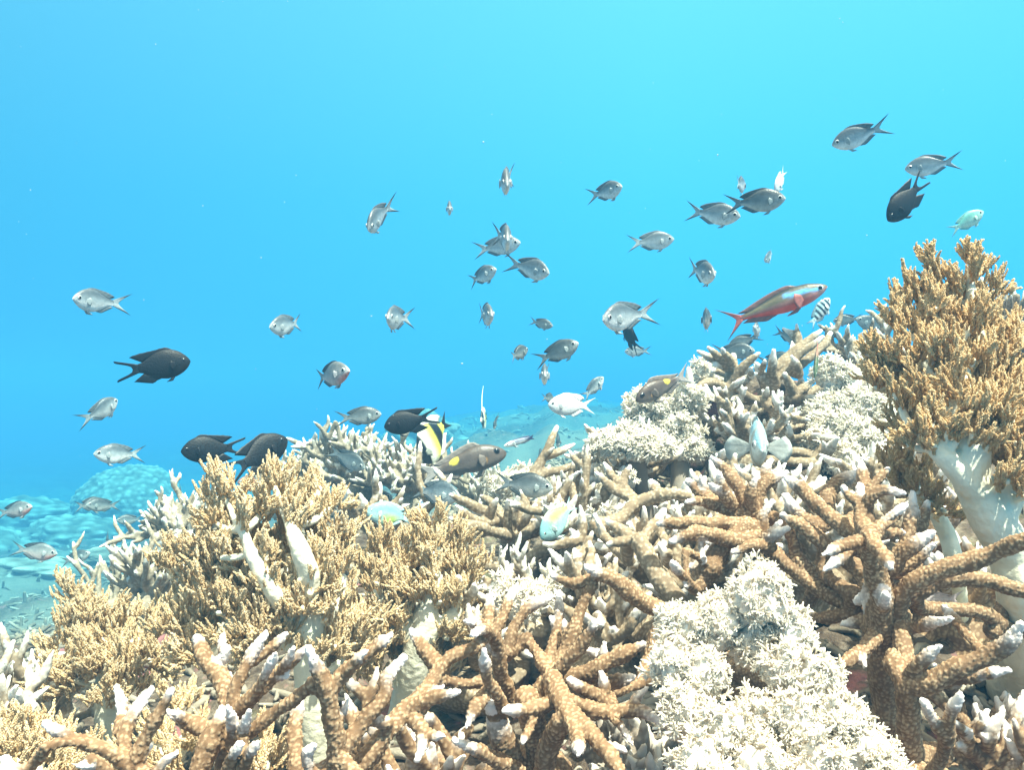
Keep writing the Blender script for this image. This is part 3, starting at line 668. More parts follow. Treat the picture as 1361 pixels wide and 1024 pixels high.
def frame(z):
    z = z / (np.linalg.norm(z) + 1e-9); a = np.array([0, 0, 1.0]) if abs(z[2]) < 0.9 else np.array([1.0, 0, 0])
    x = np.cross(a, z); x /= np.linalg.norm(x); return np.stack([x, np.cross(z, x), z])

def tree_coral(label, trunk, branches, blobs, mat, seed, cl=0.0105, dens=1.3, up=1.0, grow=1.15):
    blobs = [(a, b, r_ * grow, d) for a, b, r_, d in blobs]
    """trunk, branches: (points, radii); blobs: (px, py, radius px, depth) clumps of polyp spikes"""
    r = np.random.RandomState(seed)
    g0 = trunk[0][0].copy()
    if g0[2] - ground([g0[0]], [g0[1]])[0] > 0.02: g0[:2] += (0.07 * np.sign(g0[0]), 0.13)
    g0[2] = min(g0[2], ground([g0[0]], [g0[1]])[0]) - 0.012
    if trunk[0][0][2] - g0[2] > 0.02: trunk = (np.vstack([g0, trunk[0]]), [trunk[1][0] * 1.1] + list(trunk[1]))
    base = trunk[0][0]
    e = empty('tree_coral', base); tag(e, label, 'soft coral', 'tree corals')
    tp = np.vstack([catmull(trunk[0], 0.006)[len(catmull(trunk[0], 0.006)) // 2:]] + [catmull(p, 0.006) for p, _ in branches])
    tb = Bag()
    for p, rad in [trunk] + list(branches):
        pp = catmull(p, 0.005); rr = np.interp(np.linspace(0, 1, len(pp)), np.linspace(0, 1, len(rad)), rad)
        rr = rr * (1 + 0.10 * noise(pp * 30 + seed, 3))
        v, q, tr = tube(pp, rr, 18); tb.add(v, q, tr)
    bag = Bag(); tones = []
    for bx, by, br, bd in blobs:
        c = P(bx, by, bd); R = br * bd / FPX
        a = tp[np.argmin(np.linalg.norm(tp - (c - np.array([0, 0, R * 0.6])), axis=1))]
        mid = (a + c) / 2 + np.array([0, 0.003, -0.1 * np.linalg.norm(c - a)])
        pp = catmull(np.array([a, mid, c]), 0.006); v, q, tr = tube(pp, np.linspace(0.0042, 0.0026, len(pp)), 8); tb.add(v, q, tr)
        nb = max(3, int(9 * (R / 0.03)))                          # twigs inside the clump, each set with spikes
        n = int(85 * dens * (R / 0.026) ** 2 * (0.013 / cl) ** 1.6)
        axis = c - a; axis = axis / (np.linalg.norm(axis) + 1e-9)
        tw = []
        for k in range(nb):
            d = r.randn(3); d /= np.linalg.norm(d); d = d * 0.9 + axis * 0.45 + np.array([0, 0, 0.65]); d /= np.linalg.norm(d)
            tw.append((c - axis * R * 0.35 + r.randn(3) * R * 0.12, d * R * (1.0 + 0.65 * r.rand())))
        for k in range(n):
            s0, dv = tw[r.randint(nb)]; t_ = r.rand() ** 0.75
            o = s0 + dv * t_ + r.randn(3) * R * 0.10
            z = dv / np.linalg.norm(dv) * 0.75 + r.randn(3) * 0.33 + np.array([0, 0, up * 0.7])
            l = cl * (0.65 + 0.6 * r.rand()) * (0.8 + 0.3 * (1 - t_))
            cv, cf, ct = CAT[r.randint(6)]
            a_ = r.rand() * 6.28; ca, sa = math.cos(a_), math.sin(a_)
            Rz = np.array([[ca, sa, 0], [-sa, ca, 0], [0, 0, 1]])
            bag.add((cv * np.array([.74, .74, 1.2]) * l) @ Rz @ frame(z) + o, None, cf); tones.append(np.clip(ct + r.randn() * 0.10, 0, 1))
    v, q, nn = voxel_remesh(*tb.arrays(), 0.0016)
    v = v + nn * (0.0011 * fbm(v * np.array([95, 95, 28]), 3, seed) + 0.0005 * noise(v * 260, 6))[:, None]
    link('trunk', mk_mesh('trunk', v - base, [q], M['stem']), e)
    V, F = bag.arrays()
    link('crown', mk_mesh('crown', V - base, F, mat, attrs={'tone': np.concatenate(tones)}), e)
    return e

def px_path(pts): return np.array([P(*p) for p in pts])

A_blobs = [(362,640,24,.80),(352,675,32,.80),(300,662,30,.80),(280,690,30,.80),(320,705,34,.82),(420,690,28,.82),(395,668,26,.82),(440,720,36,.82),(370,712,30,.84),(270,735,38,.80),(300,770,42,.80),(255,785,38,.80),(355,760,36,.84),
 (445,765,38,.80),(395,805,30,.84),(330,815,40,.78),(280,830,40,.80),(240,840,36,.80),(370,845,32,.78),(450,815,40,.82),(470,860,36,.82),(250,880,36,.78),(320,870,36,.76),(460,900,34,.84),(425,650,18,.82),(445,670,20,.82),(225,760,24,.82),
 (385,693,22,.770),(322,695,22,.764),(352,742,20,.764),(296,742,26,.762),(362,805,24,.766),(424,742,18,.778),(436,792,24,.776),(320,800,24,.764),(290,815,28,.762),(375,850,18,.768),(402,808,20,.762),(432,822,18,.766),(372,822,18,.764),(330,740,14,.762),(398,772,14,.762),(412,790,14,.762),(350,770,16,.760),(418,872,16,.766),(395,868,14,.768),(400,735,12,.79),(345,850,28,.76),(445,860,24,.78)]
tree_coral('big bushy tan tree coral with a thick cream stem behind the forked staghorn', (px_path([(430,1060,.80),(418,960,.79),(412,890,.785),(408,840,.785),(400,800,.785)]), [.019, .017, .015, .014, .012]),
 [(px_path([(404,815,.785),(412,775,.772),(400,735,.765),(386,700,.772)]), [.010, .0105, .009, .005]), (px_path([(400,830,.785),(365,790,.765),(338,745,.760),(322,705,.768)]), [.008, .008, .007, .004]),
  (px_path([(408,850,.785),(440,810,.79),(452,770,.80)]), [.010, .009, .006]), (px_path([(405,860,.785),(330,830,.78),(280,790,.79)]), [.010, .009, .006])], A_blobs, M['crown'], 101)
B_blobs = [(578,695,22,.92),(570,725,30,.92),(605,720,24,.94),(545,745,32,.92),(600,755,34,.92),(510,735,28,.92),(490,765,28,.94),(530,785,36,.90),(580,790,32,.93),(620,790,24,.94),(500,815,36,.90),(545,830,30,.92),(600,825,34,.92),(480,850,32,.90),(615,855,28,.92),(520,865,34,.91),(490,895,34,.88),(600,885,26,.9),(575,735,20,.875),(500,775,22,.875),(548,790,24,.87),(612,795,20,.88),(585,800,20,.872),(530,825,24,.868),(505,850,26,.868),(595,850,22,.872),(580,765,20,.872)]
tree_coral('tan tree coral with a pale grey stem beside the open staghorn', (px_path([(530,1000,.92),(545,930,.90),(556,870,.885),(566,820,.885)]), [.022, .020, .018, .014]),
 [(px_path([(564,830,.885),(574,780,.89),(578,730,.90)]), [.012, .009, .006]), (px_path([(556,860,.885),(520,810,.89),(500,770,.91)]), [.011, .009, .006]), (px_path([(560,850,.885),(600,820,.89),(615,790,.92)]), [.010, .008, .006])], B_blobs, M['crown'], 102)
C_blobs = [(98,790,20,.92),(112,812,26,.92),(135,822,30,.92),(160,845,34,.92),(105,850,34,.92),(80,870,28,.90),(195,850,30,.94),(215,830,22,.96),(140,885,38,.88),(180,900,34,.88),(100,905,34,.88),(215,890,30,.90),(70,900,24,.88),(150,930,34,.85)]
tree_coral('low tan tree coral where the reef drops to the blue', (px_path([(150,1040,.92),(145,960,.91),(142,890,.915),(138,850,.92)]), [.016, .014, .012, .009]),
 [(px_path([(142,890,.91),(110,855,.915),(100,810,.92)]), [.009, .008, .005]), (px_path([(142,880,.91),(180,860,.92),(205,840,.94)]), [.009, .008, .005])], C_blobs, M['crown'], 103)
D_blobs = [(15,985,34,.62),(50,1000,36,.62),(95,1020,36,.60),(15,1025,36,.58),(140,1045,36,.58),(60,1050,36,.56),(225,1035,36,.60),(255,985,28,.66),(210,975,28,.68),(330,1040,34,.60),(360,1000,30,.64),(235,940,26,.72),(-30,1000,30,.62)]
tree_coral('tan tree coral cut off by the bottom edge in the corner', (px_path([(150,1160,.66),(140,1100,.65),(130,1060,.64)]), [.014, .012, .009]),
 [(px_path([(135,1080,.645),(60,1040,.62),(10,1010,.62)]), [.008, .007, .005]), (px_path([(138,1085,.645),(220,1020,.66),(250,980,.67)]), [.008, .007, .005]), (px_path([(140,1090,.645),(260,1050,.63),(350,1020,.63)]), [.008, .007, .005])], D_blobs, M['crown'], 104, cl=0.009)
E_blobs = [(1238,345,16,.80),(1245,365,20,.80),(1292,342,17,.80),(1290,365,20,.80),(1225,395,28,.80),(1265,390,28,.81),(1300,400,32,.81),(1195,405,20,.80),(1190,430,24,.79),(1225,435,34,.79),(1270,440,38,.79),(1315,445,36,.80),(1345,450,34,.81),
 (1158,470,18,.78),(1172,488,24,.78),(1205,480,34,.77),(1250,490,40,.76),(1300,500,42,.77),(1345,505,40,.78),(1165,515,24,.78),(1190,525,28,.77),(1230,535,36,.76),(1275,550,36,.75),(1325,560,42,.75),(1365,560,40,.76),(1195,560,22,.78),(1215,575,22,.77),
 (1340,605,34,.72),(1365,625,36,.71),(1320,590,26,.73),(1338,640,24,.70),(1362,660,22,.70),(1400,600,45,.74),(1400,520,45,.78),
 (1222,578,20,.722),(1205,592,18,.728),(1250,566,24,.718),(1285,545,28,.715),(1318,548,28,.712),(1345,560,30,.71),(1262,520,28,.735),(1295,480,30,.75),(1240,470,26,.755),(1300,425,24,.77),(1245,410,22,.775),(1350,590,26,.705),(1275,580,16,.712),(1292,578,18,.706),(1262,572,18,.712),(1240,592,14,.716),(1318,592,20,.706)]
tree_coral('tall orange-tan tree coral on a thick cream trunk at the reef crest', (px_path([(1365,810,.74),(1345,740,.73),(1318,690,.725),(1290,640,.725),(1275,600,.735)]), [.030, .027, .022, .0175, .012]),
 [(px_path([(1308,668,.722),(1278,632,.718),(1250,602,.722),(1228,582,.74)]), [.013, .011, .009, .005]), (px_path([(1290,640,.722),(1292,590,.725),(1280,530,.745),(1270,460,.77)]), [.015, .013, .010, .006]),
  (px_path([(1320,690,.73),(1350,620,.73),(1350,560,.75)]), [.016, .014, .009]), (px_path([(1290,600,.73),(1300,480,.79),(1292,390,.80)]), [.012, .009, .005]), (px_path([(1282,560,.74),(1230,470,.78),(1240,380,.80)]), [.012, .009, .005])], E_blobs, M['crown_orange'], 105)
H_blobs = [(1180,625,22,.84),(1200,640,24,.83),(1220,655,24,.82),(1238,668,20,.82),(1205,615,20,.84),(1225,628,20,.84),(1255,680,16,.81)]
tree_coral('small orange-tan tree coral tucked under the tall one', (px_path([(1270,760,.85),(1258,710,.845),(1240,675,.84)]), [.010, .009, .007]),
 [(px_path([(1245,680,.84),(1215,655,.84),(1195,635,.84)]), [.006, .005, .004])], H_blobs, M['crown_orange'], 106, cl=0.010)

# ------------------------------------------------------------------ white pulsing soft corals
def polyp(seed):
    r = np.random.RandomState(seed); bag = Bag(); tone = []
    v, q, tr = tube(np.array([[0, 0, -0.6], [0, 0, 0.0], [0.02, 0, 0.35]]), [0.13, 0.11, 0.16], 5, cap=False); bag.add(v, q, tr); tone.append(np.full(len(v), 0.35))
    for k in range(8):
        a = 2 * math.pi * (k + 0.45 * r.randn()) / 8; o = 0.55 + 0.65 * r.rand(); h = 0.75 + 0.6 * r.randn()
        c, s = math.cos(a), math.sin(a)
        p = np.array([[c * .1, s * .1, .32], [c * .42 * o, s * .42 * o, .55 + .2 * h], [c * .85 * o, s * .85 * o, .62 + .35 * h]])
        v, q, tr = tube(catmull(p, 0.3), np.linspace(0.13, 0.07, len(catmull(p, 0.3))), 4, cap=False); bag.add(v, q, tr); tone.append(np.full(len(v), 0.55 + 0.4 * r.rand()))
    V, F = bag.arrays()
    F = np.vstack([F[0][:, [0, 1, 2]], F[0][:, [0, 2, 3]], F[1]])
    return V, F, np.concatenate(tone)
POL = [polyp(s) for s in range(6)]

def white_coral(label, blobs, seed, size=0.0062, dens=1.0, flat=(1, 1, 1), stalk=None):
    r = np.random.RandomState(seed)
    bx, by, br, bd = blobs[0]
    base = P(bx, by + br, bd)
    e = empty('white_soft_coral', base); tag(e, label, 'soft coral', 'white soft corals')
    iv, it = ico(4)
    pol = Bag(); tones = []
    cs = [(P(x, y, d), rr * d / FPX) for x, y, rr, d in blobs]
    for c, R in cs:
        n_ = iv * (1 + 0.40 * fbm(iv * 1.9 + c * 40, 3, seed) + 0.13 * noise(iv * 6 + c * 40, seed))[:, None]
        v = n_ * R * 0.79 * np.array(flat) + c
        link('lobe', mk_mesh('lobe', v - base, [it], M['xenia_base']), e)
        n = int(150 * dens * (R / 0.028) ** 2 * (0.0062 / size) ** 2)
        for k in range(n):
            d = r.randn(3); d[2] = d[2] * 0.9 + 0.25; d[1] -= 0.25; d /= np.linalg.norm(d)
            if d[2] < -0.55: continue
            if fbm((c + d * R)[None] * 38, 2, seed + 4)[0] < -0.30: continue     # bare patches
            i = int(np.argmax(iv @ d)); o = v[i]
            if any(np.linalg.norm((o - c2) / np.array(flat)) < R2 * 0.62 for c2, R2 in cs if c2 is not c): continue
            z = d + r.randn(3) * 0.45 + np.array([0, 0, 0.25]); l = size * (0.6 + 1.0 * r.rand() ** 2)
            pv_, pf, pt = POL[r.randint(6)]
            pol.add((pv_ * l) @ frame(z) + o + d * l * 0.35, None, pf); tones.append(np.clip(pt + r.randn() * 0.12, 0, 1))
    V, F = pol.arrays(); link('polyp_tuft', mk_mesh('polyp_tuft', V - base, F, M['xenia'], attrs={'tone': np.concatenate(tones)}), e)
    if stalk:
        p = px_path(stalk[0]); pp = catmull(p, 0.01); v, q, tr = tube(pp, np.full(len(pp), stalk[1]), 10)
        v = v + 0.003 * np.stack([noise(v * 40, s) for s in (1, 2, 3)], 1)
        link('stalk', mk_mesh('stalk', v - base, [q, tr], M['stag_dead'], attrs={'tip': np.zeros(len(v)), 'polyp': np.full(len(v), .3)}), e)
    return e

white_coral('dense white feathery soft coral piled up among the thick brown staghorns', [(1005,800,44,.60),(950,830,38,.60),(905,835,34,.60),(1045,845,36,.60),(890,885,36,.58),(935,900,36,.57),(1000,860,34,.60),(1040,890,34,.57),(1085,905,34,.56),(910,950,40,.55),(960,975,40,.53),(1010,955,34,.55),(1060,960,38,.54),(1110,960,36,.54),(1150,1000,36,.53),(930,1020,44,.51),(1010,1025,42,.51),(1090,1025,42,.51),(1180,1040,36,.52),(1010,760,18,.62)], 201, size=0.0044, dens=1.25)
white_coral('mushroom-shaped white soft coral on a dark stalk', [(838,592,40,1.22),(812,596,26,1.22),(868,598,28,1.22)], 202, size=0.0072, dens=2.2, flat=(1.1, 1, 0.62), stalk=([(858,700,1.26),(856,660,1.25),(846,610,1.23)], .011))
white_coral('bushy white soft coral below the yellow-spotted fish facing the blue', [(862,540,30,1.36),(900,535,34,1.38),(890,570,36,1.36),(918,600,28,1.34),(858,565,26,1.36)], 203, size=0.0075, dens=1.8, flat=(1.15, 1, .72), stalk=([(900,690,1.32),(905,640,1.33),(900,590,1.35)], .016))
white_coral('white soft coral on a grey knob behind the tangled staghorn', [(940,500,22,1.58),(955,520,24,1.58),(930,540,24,1.6),(960,550,30,1.62)], 204, size=0.0075, dens=1.6)
white_coral('white soft coral draped over the crest beside the orange-tan tree coral', [(1105,500,24,1.42),(1130,510,28,1.42),(1115,540,26,1.40),(1150,545,28,1.38),(1100,570,24,1.34),(1135,585,30,1.32),(1165,590,30,1.30),(1120,615,26,1.28),(1160,630,26,1.26),(1180,560,24,1.35),(1085,590,18,1.30),(1090,545,16,1.38)], 205, size=0.0075, dens=1.7)
white_coral('white soft coral under the grey fish and the pale blue fish', [(770,650,26,1.34),(800,640,20,1.36),(745,668,22,1.33),(795,670,22,1.30),(820,675,18,1.28)], 206, size=0.0072, dens=1.8)
white_coral('small white soft coral behind the thin-trunked staghorn', [(690,640,20,1.45),(665,652,18,1.45),(715,645,16,1.45)], 207, size=0.0072, dens=1.8)
white_coral('small white soft coral at the foot of the sparse staghorn', [(815,700,16,1.05),(800,690,14,1.06),(835,640,12,1.15)], 208, size=0.0065, dens=1.6)
white_coral('grey tufted soft coral in the hollow behind the thick fingers', [(690,805,26,.80),(665,790,20,.82),(715,800,18,.82)], 209, size=0.0055, dens=1.4)
white_coral('pale soft coral knob among the bleached rubble', [(770,760,18,.92),(750,775,14,.92)], 210, size=0.0058, dens=1.4)

# ------------------------------------------------------------------ far reef: coral boulders, stones, rubble
iv5, it5 = ico(5)
def boulder(px, d, R, label, seed, flat=(1, 1, .8), lift=0.0, lump=0.18, cell=0.09, near=False):
    k = float(FAR(d)) / d; d = d * k; R *= k; lift *= k; cell *= k
    c = G(px, d, lift)
    v = iv5 * (1 + lump * fbm(iv5 * 1.5 + seed, 3, seed))[:, None] * R
    w = worley(v / cell, seed); v = v * (1 + 0.5 * np.clip(1 - w / 0.6, 0, 1) * (cell / R) + 0.02 * noise(v / cell * 2, 4))[:, None]
    v = v * np.array(flat)
    o = link('boulder_coral', mk_mesh('boulder_coral', v, [it5], M['seabed' if d < 3 else 'boulder'], attrs={'polyp': np.clip(1 - w / 0.6, 0, 1)}), None, c)  # polyp here: mask of lump tops painted as if lit
    tag(o, label, 'coral', 'boulder corals on the far slope')
boulder(172, 8.0, .46, 'big dome-shaped boulder coral on the far slope', 301, lift=0.25, cell=0.055)
boulder(95, 7.2, .32, 'lower lumpy boulder coral in front of the big dome', 302, (1.3, 1, .6), 0.05, .3)
boulder(35, 8.4, .42, 'broken lumpy coral block beyond the dome', 303, (1.5, 1, .6), 0.12, .45)
boulder(-40, 7.0, .4, 'coral block cut off by the edge of the picture', 304, (1.4, 1, .6), 0.05, .4)
boulder(245, 6.5, .2, 'small coral head beside the dome', 305, (1.4, 1, .6), 0.02, .35)
boulder(555, 7.5, .22, 'faint coral head far behind the black fish', 306, (1.3, 1, .75), 0.10, .5)
boulder(590, 8.5, .2, 'faint smaller coral head beside the far one', 307, (1.3, 1, .6), 0.05, .5)
boulder(60, 4.6, .17, 'flat coral slab on the rubble slope', 308, (1.6, 1, .35), 0.0, .4)
boulder(165, 4.2, .12, 'flat pale slab below the swimming fish', 309, (1.9, 1, .3), 0.0, .4)
boulder(845, 2.6, .10, 'grey rock lump behind the mushroom-shaped soft coral', 310, (1.4, 1, .7), -0.02, .4)
boulder(905, 1.62, .075, 'grey rock between the dark stalks', 311, (1.4, 1, .8), 0.0, .35, 0.03)
boulder(985, 1.65, .10, 'dead grey coral rock inside the tangled staghorn', 312, (1.2, 1, 1.1), 0.02, .35, 0.03)
boulder(1040, 1.30, .075, 'dark encrusted rock under the head-on fish', 313, (1.5, 1, .8), 0.0, .35, 0.03)

r = np.random.RandomState(5); bag = Bag()
for k in range(11000):
    d = math.exp(r.uniform(math.log(0.62), math.log(26))); px = r.uniform(-600, 2000)
    x = d * (px - 680.5) / FPX; s = 0.0075 * (0.6 + 0.9 * r.rand()) * (0.65 + 0.24 * d)
    z = r.randn(3); z[2] *= 0.45; z /= np.linalg.norm(z)
    L = s * (2 + 4 * r.rand()); c = np.array([x, d, 0.0]); b_ = r.randn(3) * L * 0.12
    v, q, tr = tube(np.array([c - z * L / 2, c + b_, c + z * L / 2]), np.array([s * .5, s * .55, s * .35]), 5); bag.add(v, q, tr, np.array([k] * len(v)))
V, F = bag.arrays(); ids = np.concatenate(bag.A).astype(int)
cx = np.bincount(ids, V[:, 0]) / np.maximum(np.bincount(ids), 1); cyy = np.bincount(ids, V[:, 1]) / np.maximum(np.bincount(ids), 1)
gz_ = np.concatenate([ground(cx[i:i + 4000], cyy[i:i + 4000]) for i in range(0, len(cx), 4000)])
V[:, 2] += gz_[ids] + 0.004
tag(link('rubble', mk_mesh('rubble', V, F, M['rubble'])), kind='stuff')

# ------------------------------------------------------------------ fish
def lerp3(a, b, t): return np.asarray(a) * (1 - t)[:, None] + np.asarray(b) * t[:, None]

# profile rows: t along the body (snout 0, tail root 1), top, bottom, half width
PROF = {
 'chromis': [(0, .0, -.0, .004), (.02, .042, -.040, .026), (.08, .105, -.095, .056), (.17, .170, -.165, .082), (.30, .228, -.222, .094), (.45, .250, -.248, .092), (.60, .222, -.225, .076), (.75, .150, -.155, .050), (.88, .080, -.085, .026), (.95, .062, -.066, .016), (1, .066, -.070, .010)],
 'damsel': [(0, .0, -.02, .004), (.02, .045, -.060, .03), (.08, .110, -.125, .06), (.18, .190, -.190, .085), (.32, .248, -.240, .096), (.48, .262, -.255, .092), (.63, .235, -.230, .075), (.78, .165, -.165, .05), (.9, .095, -.10, .028), (1, .075, -.080, .012)],
 'bream': [(0, -.02, -.04, .004), (.02, .02, -.075, .03), (.08, .075, -.115, .055), (.18, .135, -.150, .075), (.32, .175, -.170, .085), (.48, .165, -.165, .082), (.65, .115, -.125, .06), (.8, .07, -.08, .036), (.92, .048, -.052, .02), (1, .052, -.056, .01)],
 'fusilier': [(0, .0, -.01, .004), (.02, .025, -.035, .02), (.08, .06, -.07, .042), (.2, .105, -.11, .062), (.36, .128, -.13, .07), (.52, .12, -.122, .066), (.68, .09, -.092, .05), (.82, .055, -.056, .03), (.93, .033, -.034, .015), (1, .034, -.036, .008)],
 'idol': [(0, -.03, -.05, .004), (.05, -.005, -.07, .018), (.14, .06, -.10, .035), (.24, .20, -.20, .05), (.38, .34, -.33, .06), (.55, .37, -.37, .058), (.72, .27, -.28, .045), (.86, .13, -.14, .026), (.95, .075, -.08, .014), (1, .07, -.075, .008)],
 'slim': [(0, .0, -.01, .004), (.03, .025, -.035, .02), (.12, .065, -.075, .045), (.28, .10, -.105, .06), (.48, .105, -.11, .06), (.68, .09, -.092, .048), (.85, .06, -.062, .028), (1, .052, -.054, .01)],
}
ZS = {id(PROF['damsel']): 1.16, id(PROF['chromis']): 1.07}
def smooth_cols(rows_, t):
    rows = np.array(rows_); out = []
    for c in (1, 2, 3):
        a = np.interp(t, rows[:, 0], rows[:, c])
        out.append(a)
    out = np.array(out)
    out[:2] *= ZS.get(id(rows_), 1.0)
    for _ in range(2): out[:, 1:-1] = 0.25 * out[:, :-2] + 0.5 * out[:, 1:-1] + 0.25 * out[:, 2:]
    return out

def C3(*c): return np.array(c, dtype=float)

def col_chromis(t, z, back=C3(.070,.098,.120), flank=C3(.29,.35,.38), belly=C3(.76,.78,.77)):
    c = lerp3(back, flank, sstep(.75, -.05, z)); f = sstep(.15, -.65, z)[:, None]; c = c * (1 - f) + belly * f
    f = sstep(.14, .0, t)[:, None] * .55; return c * (1 - f) + C3(.62, .64, .62) * f
def col_dusky_shade(t, z): return col_chromis(t, z, C3(.048,.062,.070), C3(.150,.180,.190), C3(.42,.43,.41))  # dark chromis, and shade of fish in shadow put into skin colour
def col_rosy(t, z):
    c = col_chromis(t, z, C3(.12,.14,.15), C3(.32,.32,.31), C3(.62,.50,.46)); f = (sstep(.5, .15, t) * sstep(-.2, -.7, z))[:, None]
    return c * (1 - f) + C3(.72,.30,.26) * f
def col_black(t, z):
    c = lerp3(C3(.0075,.0085,.011), C3(.012,.013,.016), sstep(.2, .8, t)); f = (sstep(.02, -.8, z) * sstep(.35, .0, t))[:, None]
    return c * (1 - f * .6) + C3(.055,.042,.035) * f * .6
def col_bream(t, z):
    c = lerp3(C3(.085,.062,.052), C3(.20,.165,.145), sstep(.3, -.75, z)); f = sstep(-.75, -1.0, z)[:, None]; c = c * (1 - f * .5) + C3(.42,.38,.36) * f * .5
    f = sstep(.86, 1.0, t)[:, None] * .7; c = c * (1 - f) + C3(.36,.33,.31) * f
    f = sstep(.075, .045, np.hypot(t - .71, (z - .62) * .14))[:, None]; c = c * (1 - f) + C3(.80,.66,.06) * f
    f = sstep(.03, .015, np.hypot(t - .30, (z + .30) * .14))[:, None]; return c * (1 - f) + C3(.55,.30,.10) * f
def col_fusilier(t, z):
    c = lerp3(C3(.016,.020,.022), C3(.16,.13,.075), sstep(.90, .62, z)); f = sstep(.18, -.05, z)[:, None]; c = c * (1 - f) + C3(.30,.16,.13) * f
    f = sstep(-.12, -.48, z)[:, None]; c = c * (1 - f) + C3(.62,.075,.055) * f
    f = (sstep(.36, .0, t) * sstep(-.05, -.4, z))[:, None]; c = c * (1 - f) + C3(.62,.36,.34) * f
    zc = .10 + .42 * np.clip((t - .05) / .45, 0, 1); band = (sstep(.26, .14, np.abs(z - zc)) * sstep(.52, .46, t) * sstep(.03, .10, t))[:, None]
    c = c * (1 - band) + C3(.16,.48,.90) * band
    f = sstep(.93, 1.0, t)[:, None] * .7; return c * (1 - f) + C3(.45,.12,.10) * f
def col_idol(t, z):
    c = np.tile(C3(.86,.84,.72), (len(t), 1)); f = sstep(.45, .62, t)[:, None]; c = c * (1 - f) + C3(.84,.80,.12) * f
    k = (sstep(.14, .18, t) * sstep(.38, .34, t) + sstep(.66, .70, t) * sstep(.90, .86, t)).clip(0, 1)[:, None]
    return c * (1 - k) + C3(.012,.012,.014) * k
def col_white(t, z): return lerp3(C3(.66,.62,.60), C3(.88,.84,.82), sstep(.8, .1, z))
def col_green(t, z): return lerp3(C3(.20,.52,.44), C3(.62,.86,.72), sstep(.7, -.7, z))
def col_parrot(t, z):
    c = lerp3(C3(.20,.42,.46), C3(.42,.62,.60), sstep(.6, -.6, z)); f = (sstep(.35, .62, t) * sstep(.95, .70, t) * sstep(.35, -.5, z))[:, None]; return c * (1 - f) + C3(.48,.66,.16) * f
def col_parrot_up(t, z):
    c = lerp3(C3(.22,.44,.46), C3(.38,.60,.62), sstep(.6, -.6, z)); f = (sstep(.25, .55, t) * sstep(-.3, .6, z))[:, None]; return c * (1 - f) + C3(.50,.60,.16) * f
def col_sergeant(t, z):
    c = lerp3(C3(.42,.62,.66), C3(.80,.84,.84), sstep(.7, -.3, z)); k = np.zeros(len(t))
    for a in (.22, .38, .54, .70, .86): k = np.maximum(k, sstep(.052, .028, np.abs(t - a)))
    k = (k * sstep(-1.0, -.7, z))[:, None]; return c * (1 - k) + C3(.015,.03,.05) * k
def col_headon(t, z):
    c = lerp3(C3(.30,.56,.66), C3(.66,.70,.66), sstep(.75, .1, z)); f = (sstep(.20, .24, t) * sstep(.31, .27, t))[:, None]; c = c * (1 - f * .6) + C3(.40,.30,.20) * f * .6
    return c
def col_hiding(t, z):
    c = lerp3(C3(.36,.30,.29), C3(.70,.62,.60), sstep(.7, -.4, z)); f = sstep(.035, .018, np.abs(t - .26))[:, None]; return c * (1 - f) + C3(.35,.05,.05) * f
def col_red(t, z): return lerp3(C3(.28,.12,.10), C3(.55,.28,.24), sstep(.6, -.6, z))
def col_wrasse(t, z):
    c = lerp3(C3(.16,.17,.24), C3(.50,.50,.52), sstep(.5, -.6, z)); f = sstep(.42, .22, t)[:, None]; c = c * (1 - f) + C3(.85,.82,.80) * f
    f = sstep(.72, .95, t)[:, None]; return c * (1 - f) + C3(.03,.03,.08) * f
def col_bluestripe(t, z):
    k = sstep(-.25, .15, np.sin(z * 7))[:, None]; return C3(.10,.14,.22) * (1 - k) + C3(.50,.72,.86) * k
def col_olive(t, z):
    c = lerp3(C3(.10,.14,.07), C3(.40,.42,.26), sstep(.5, -.6, z)); f = (sstep(.55, .8, t))[:, None]; return c * (1 - f) + C3(.55,.20,.14) * f

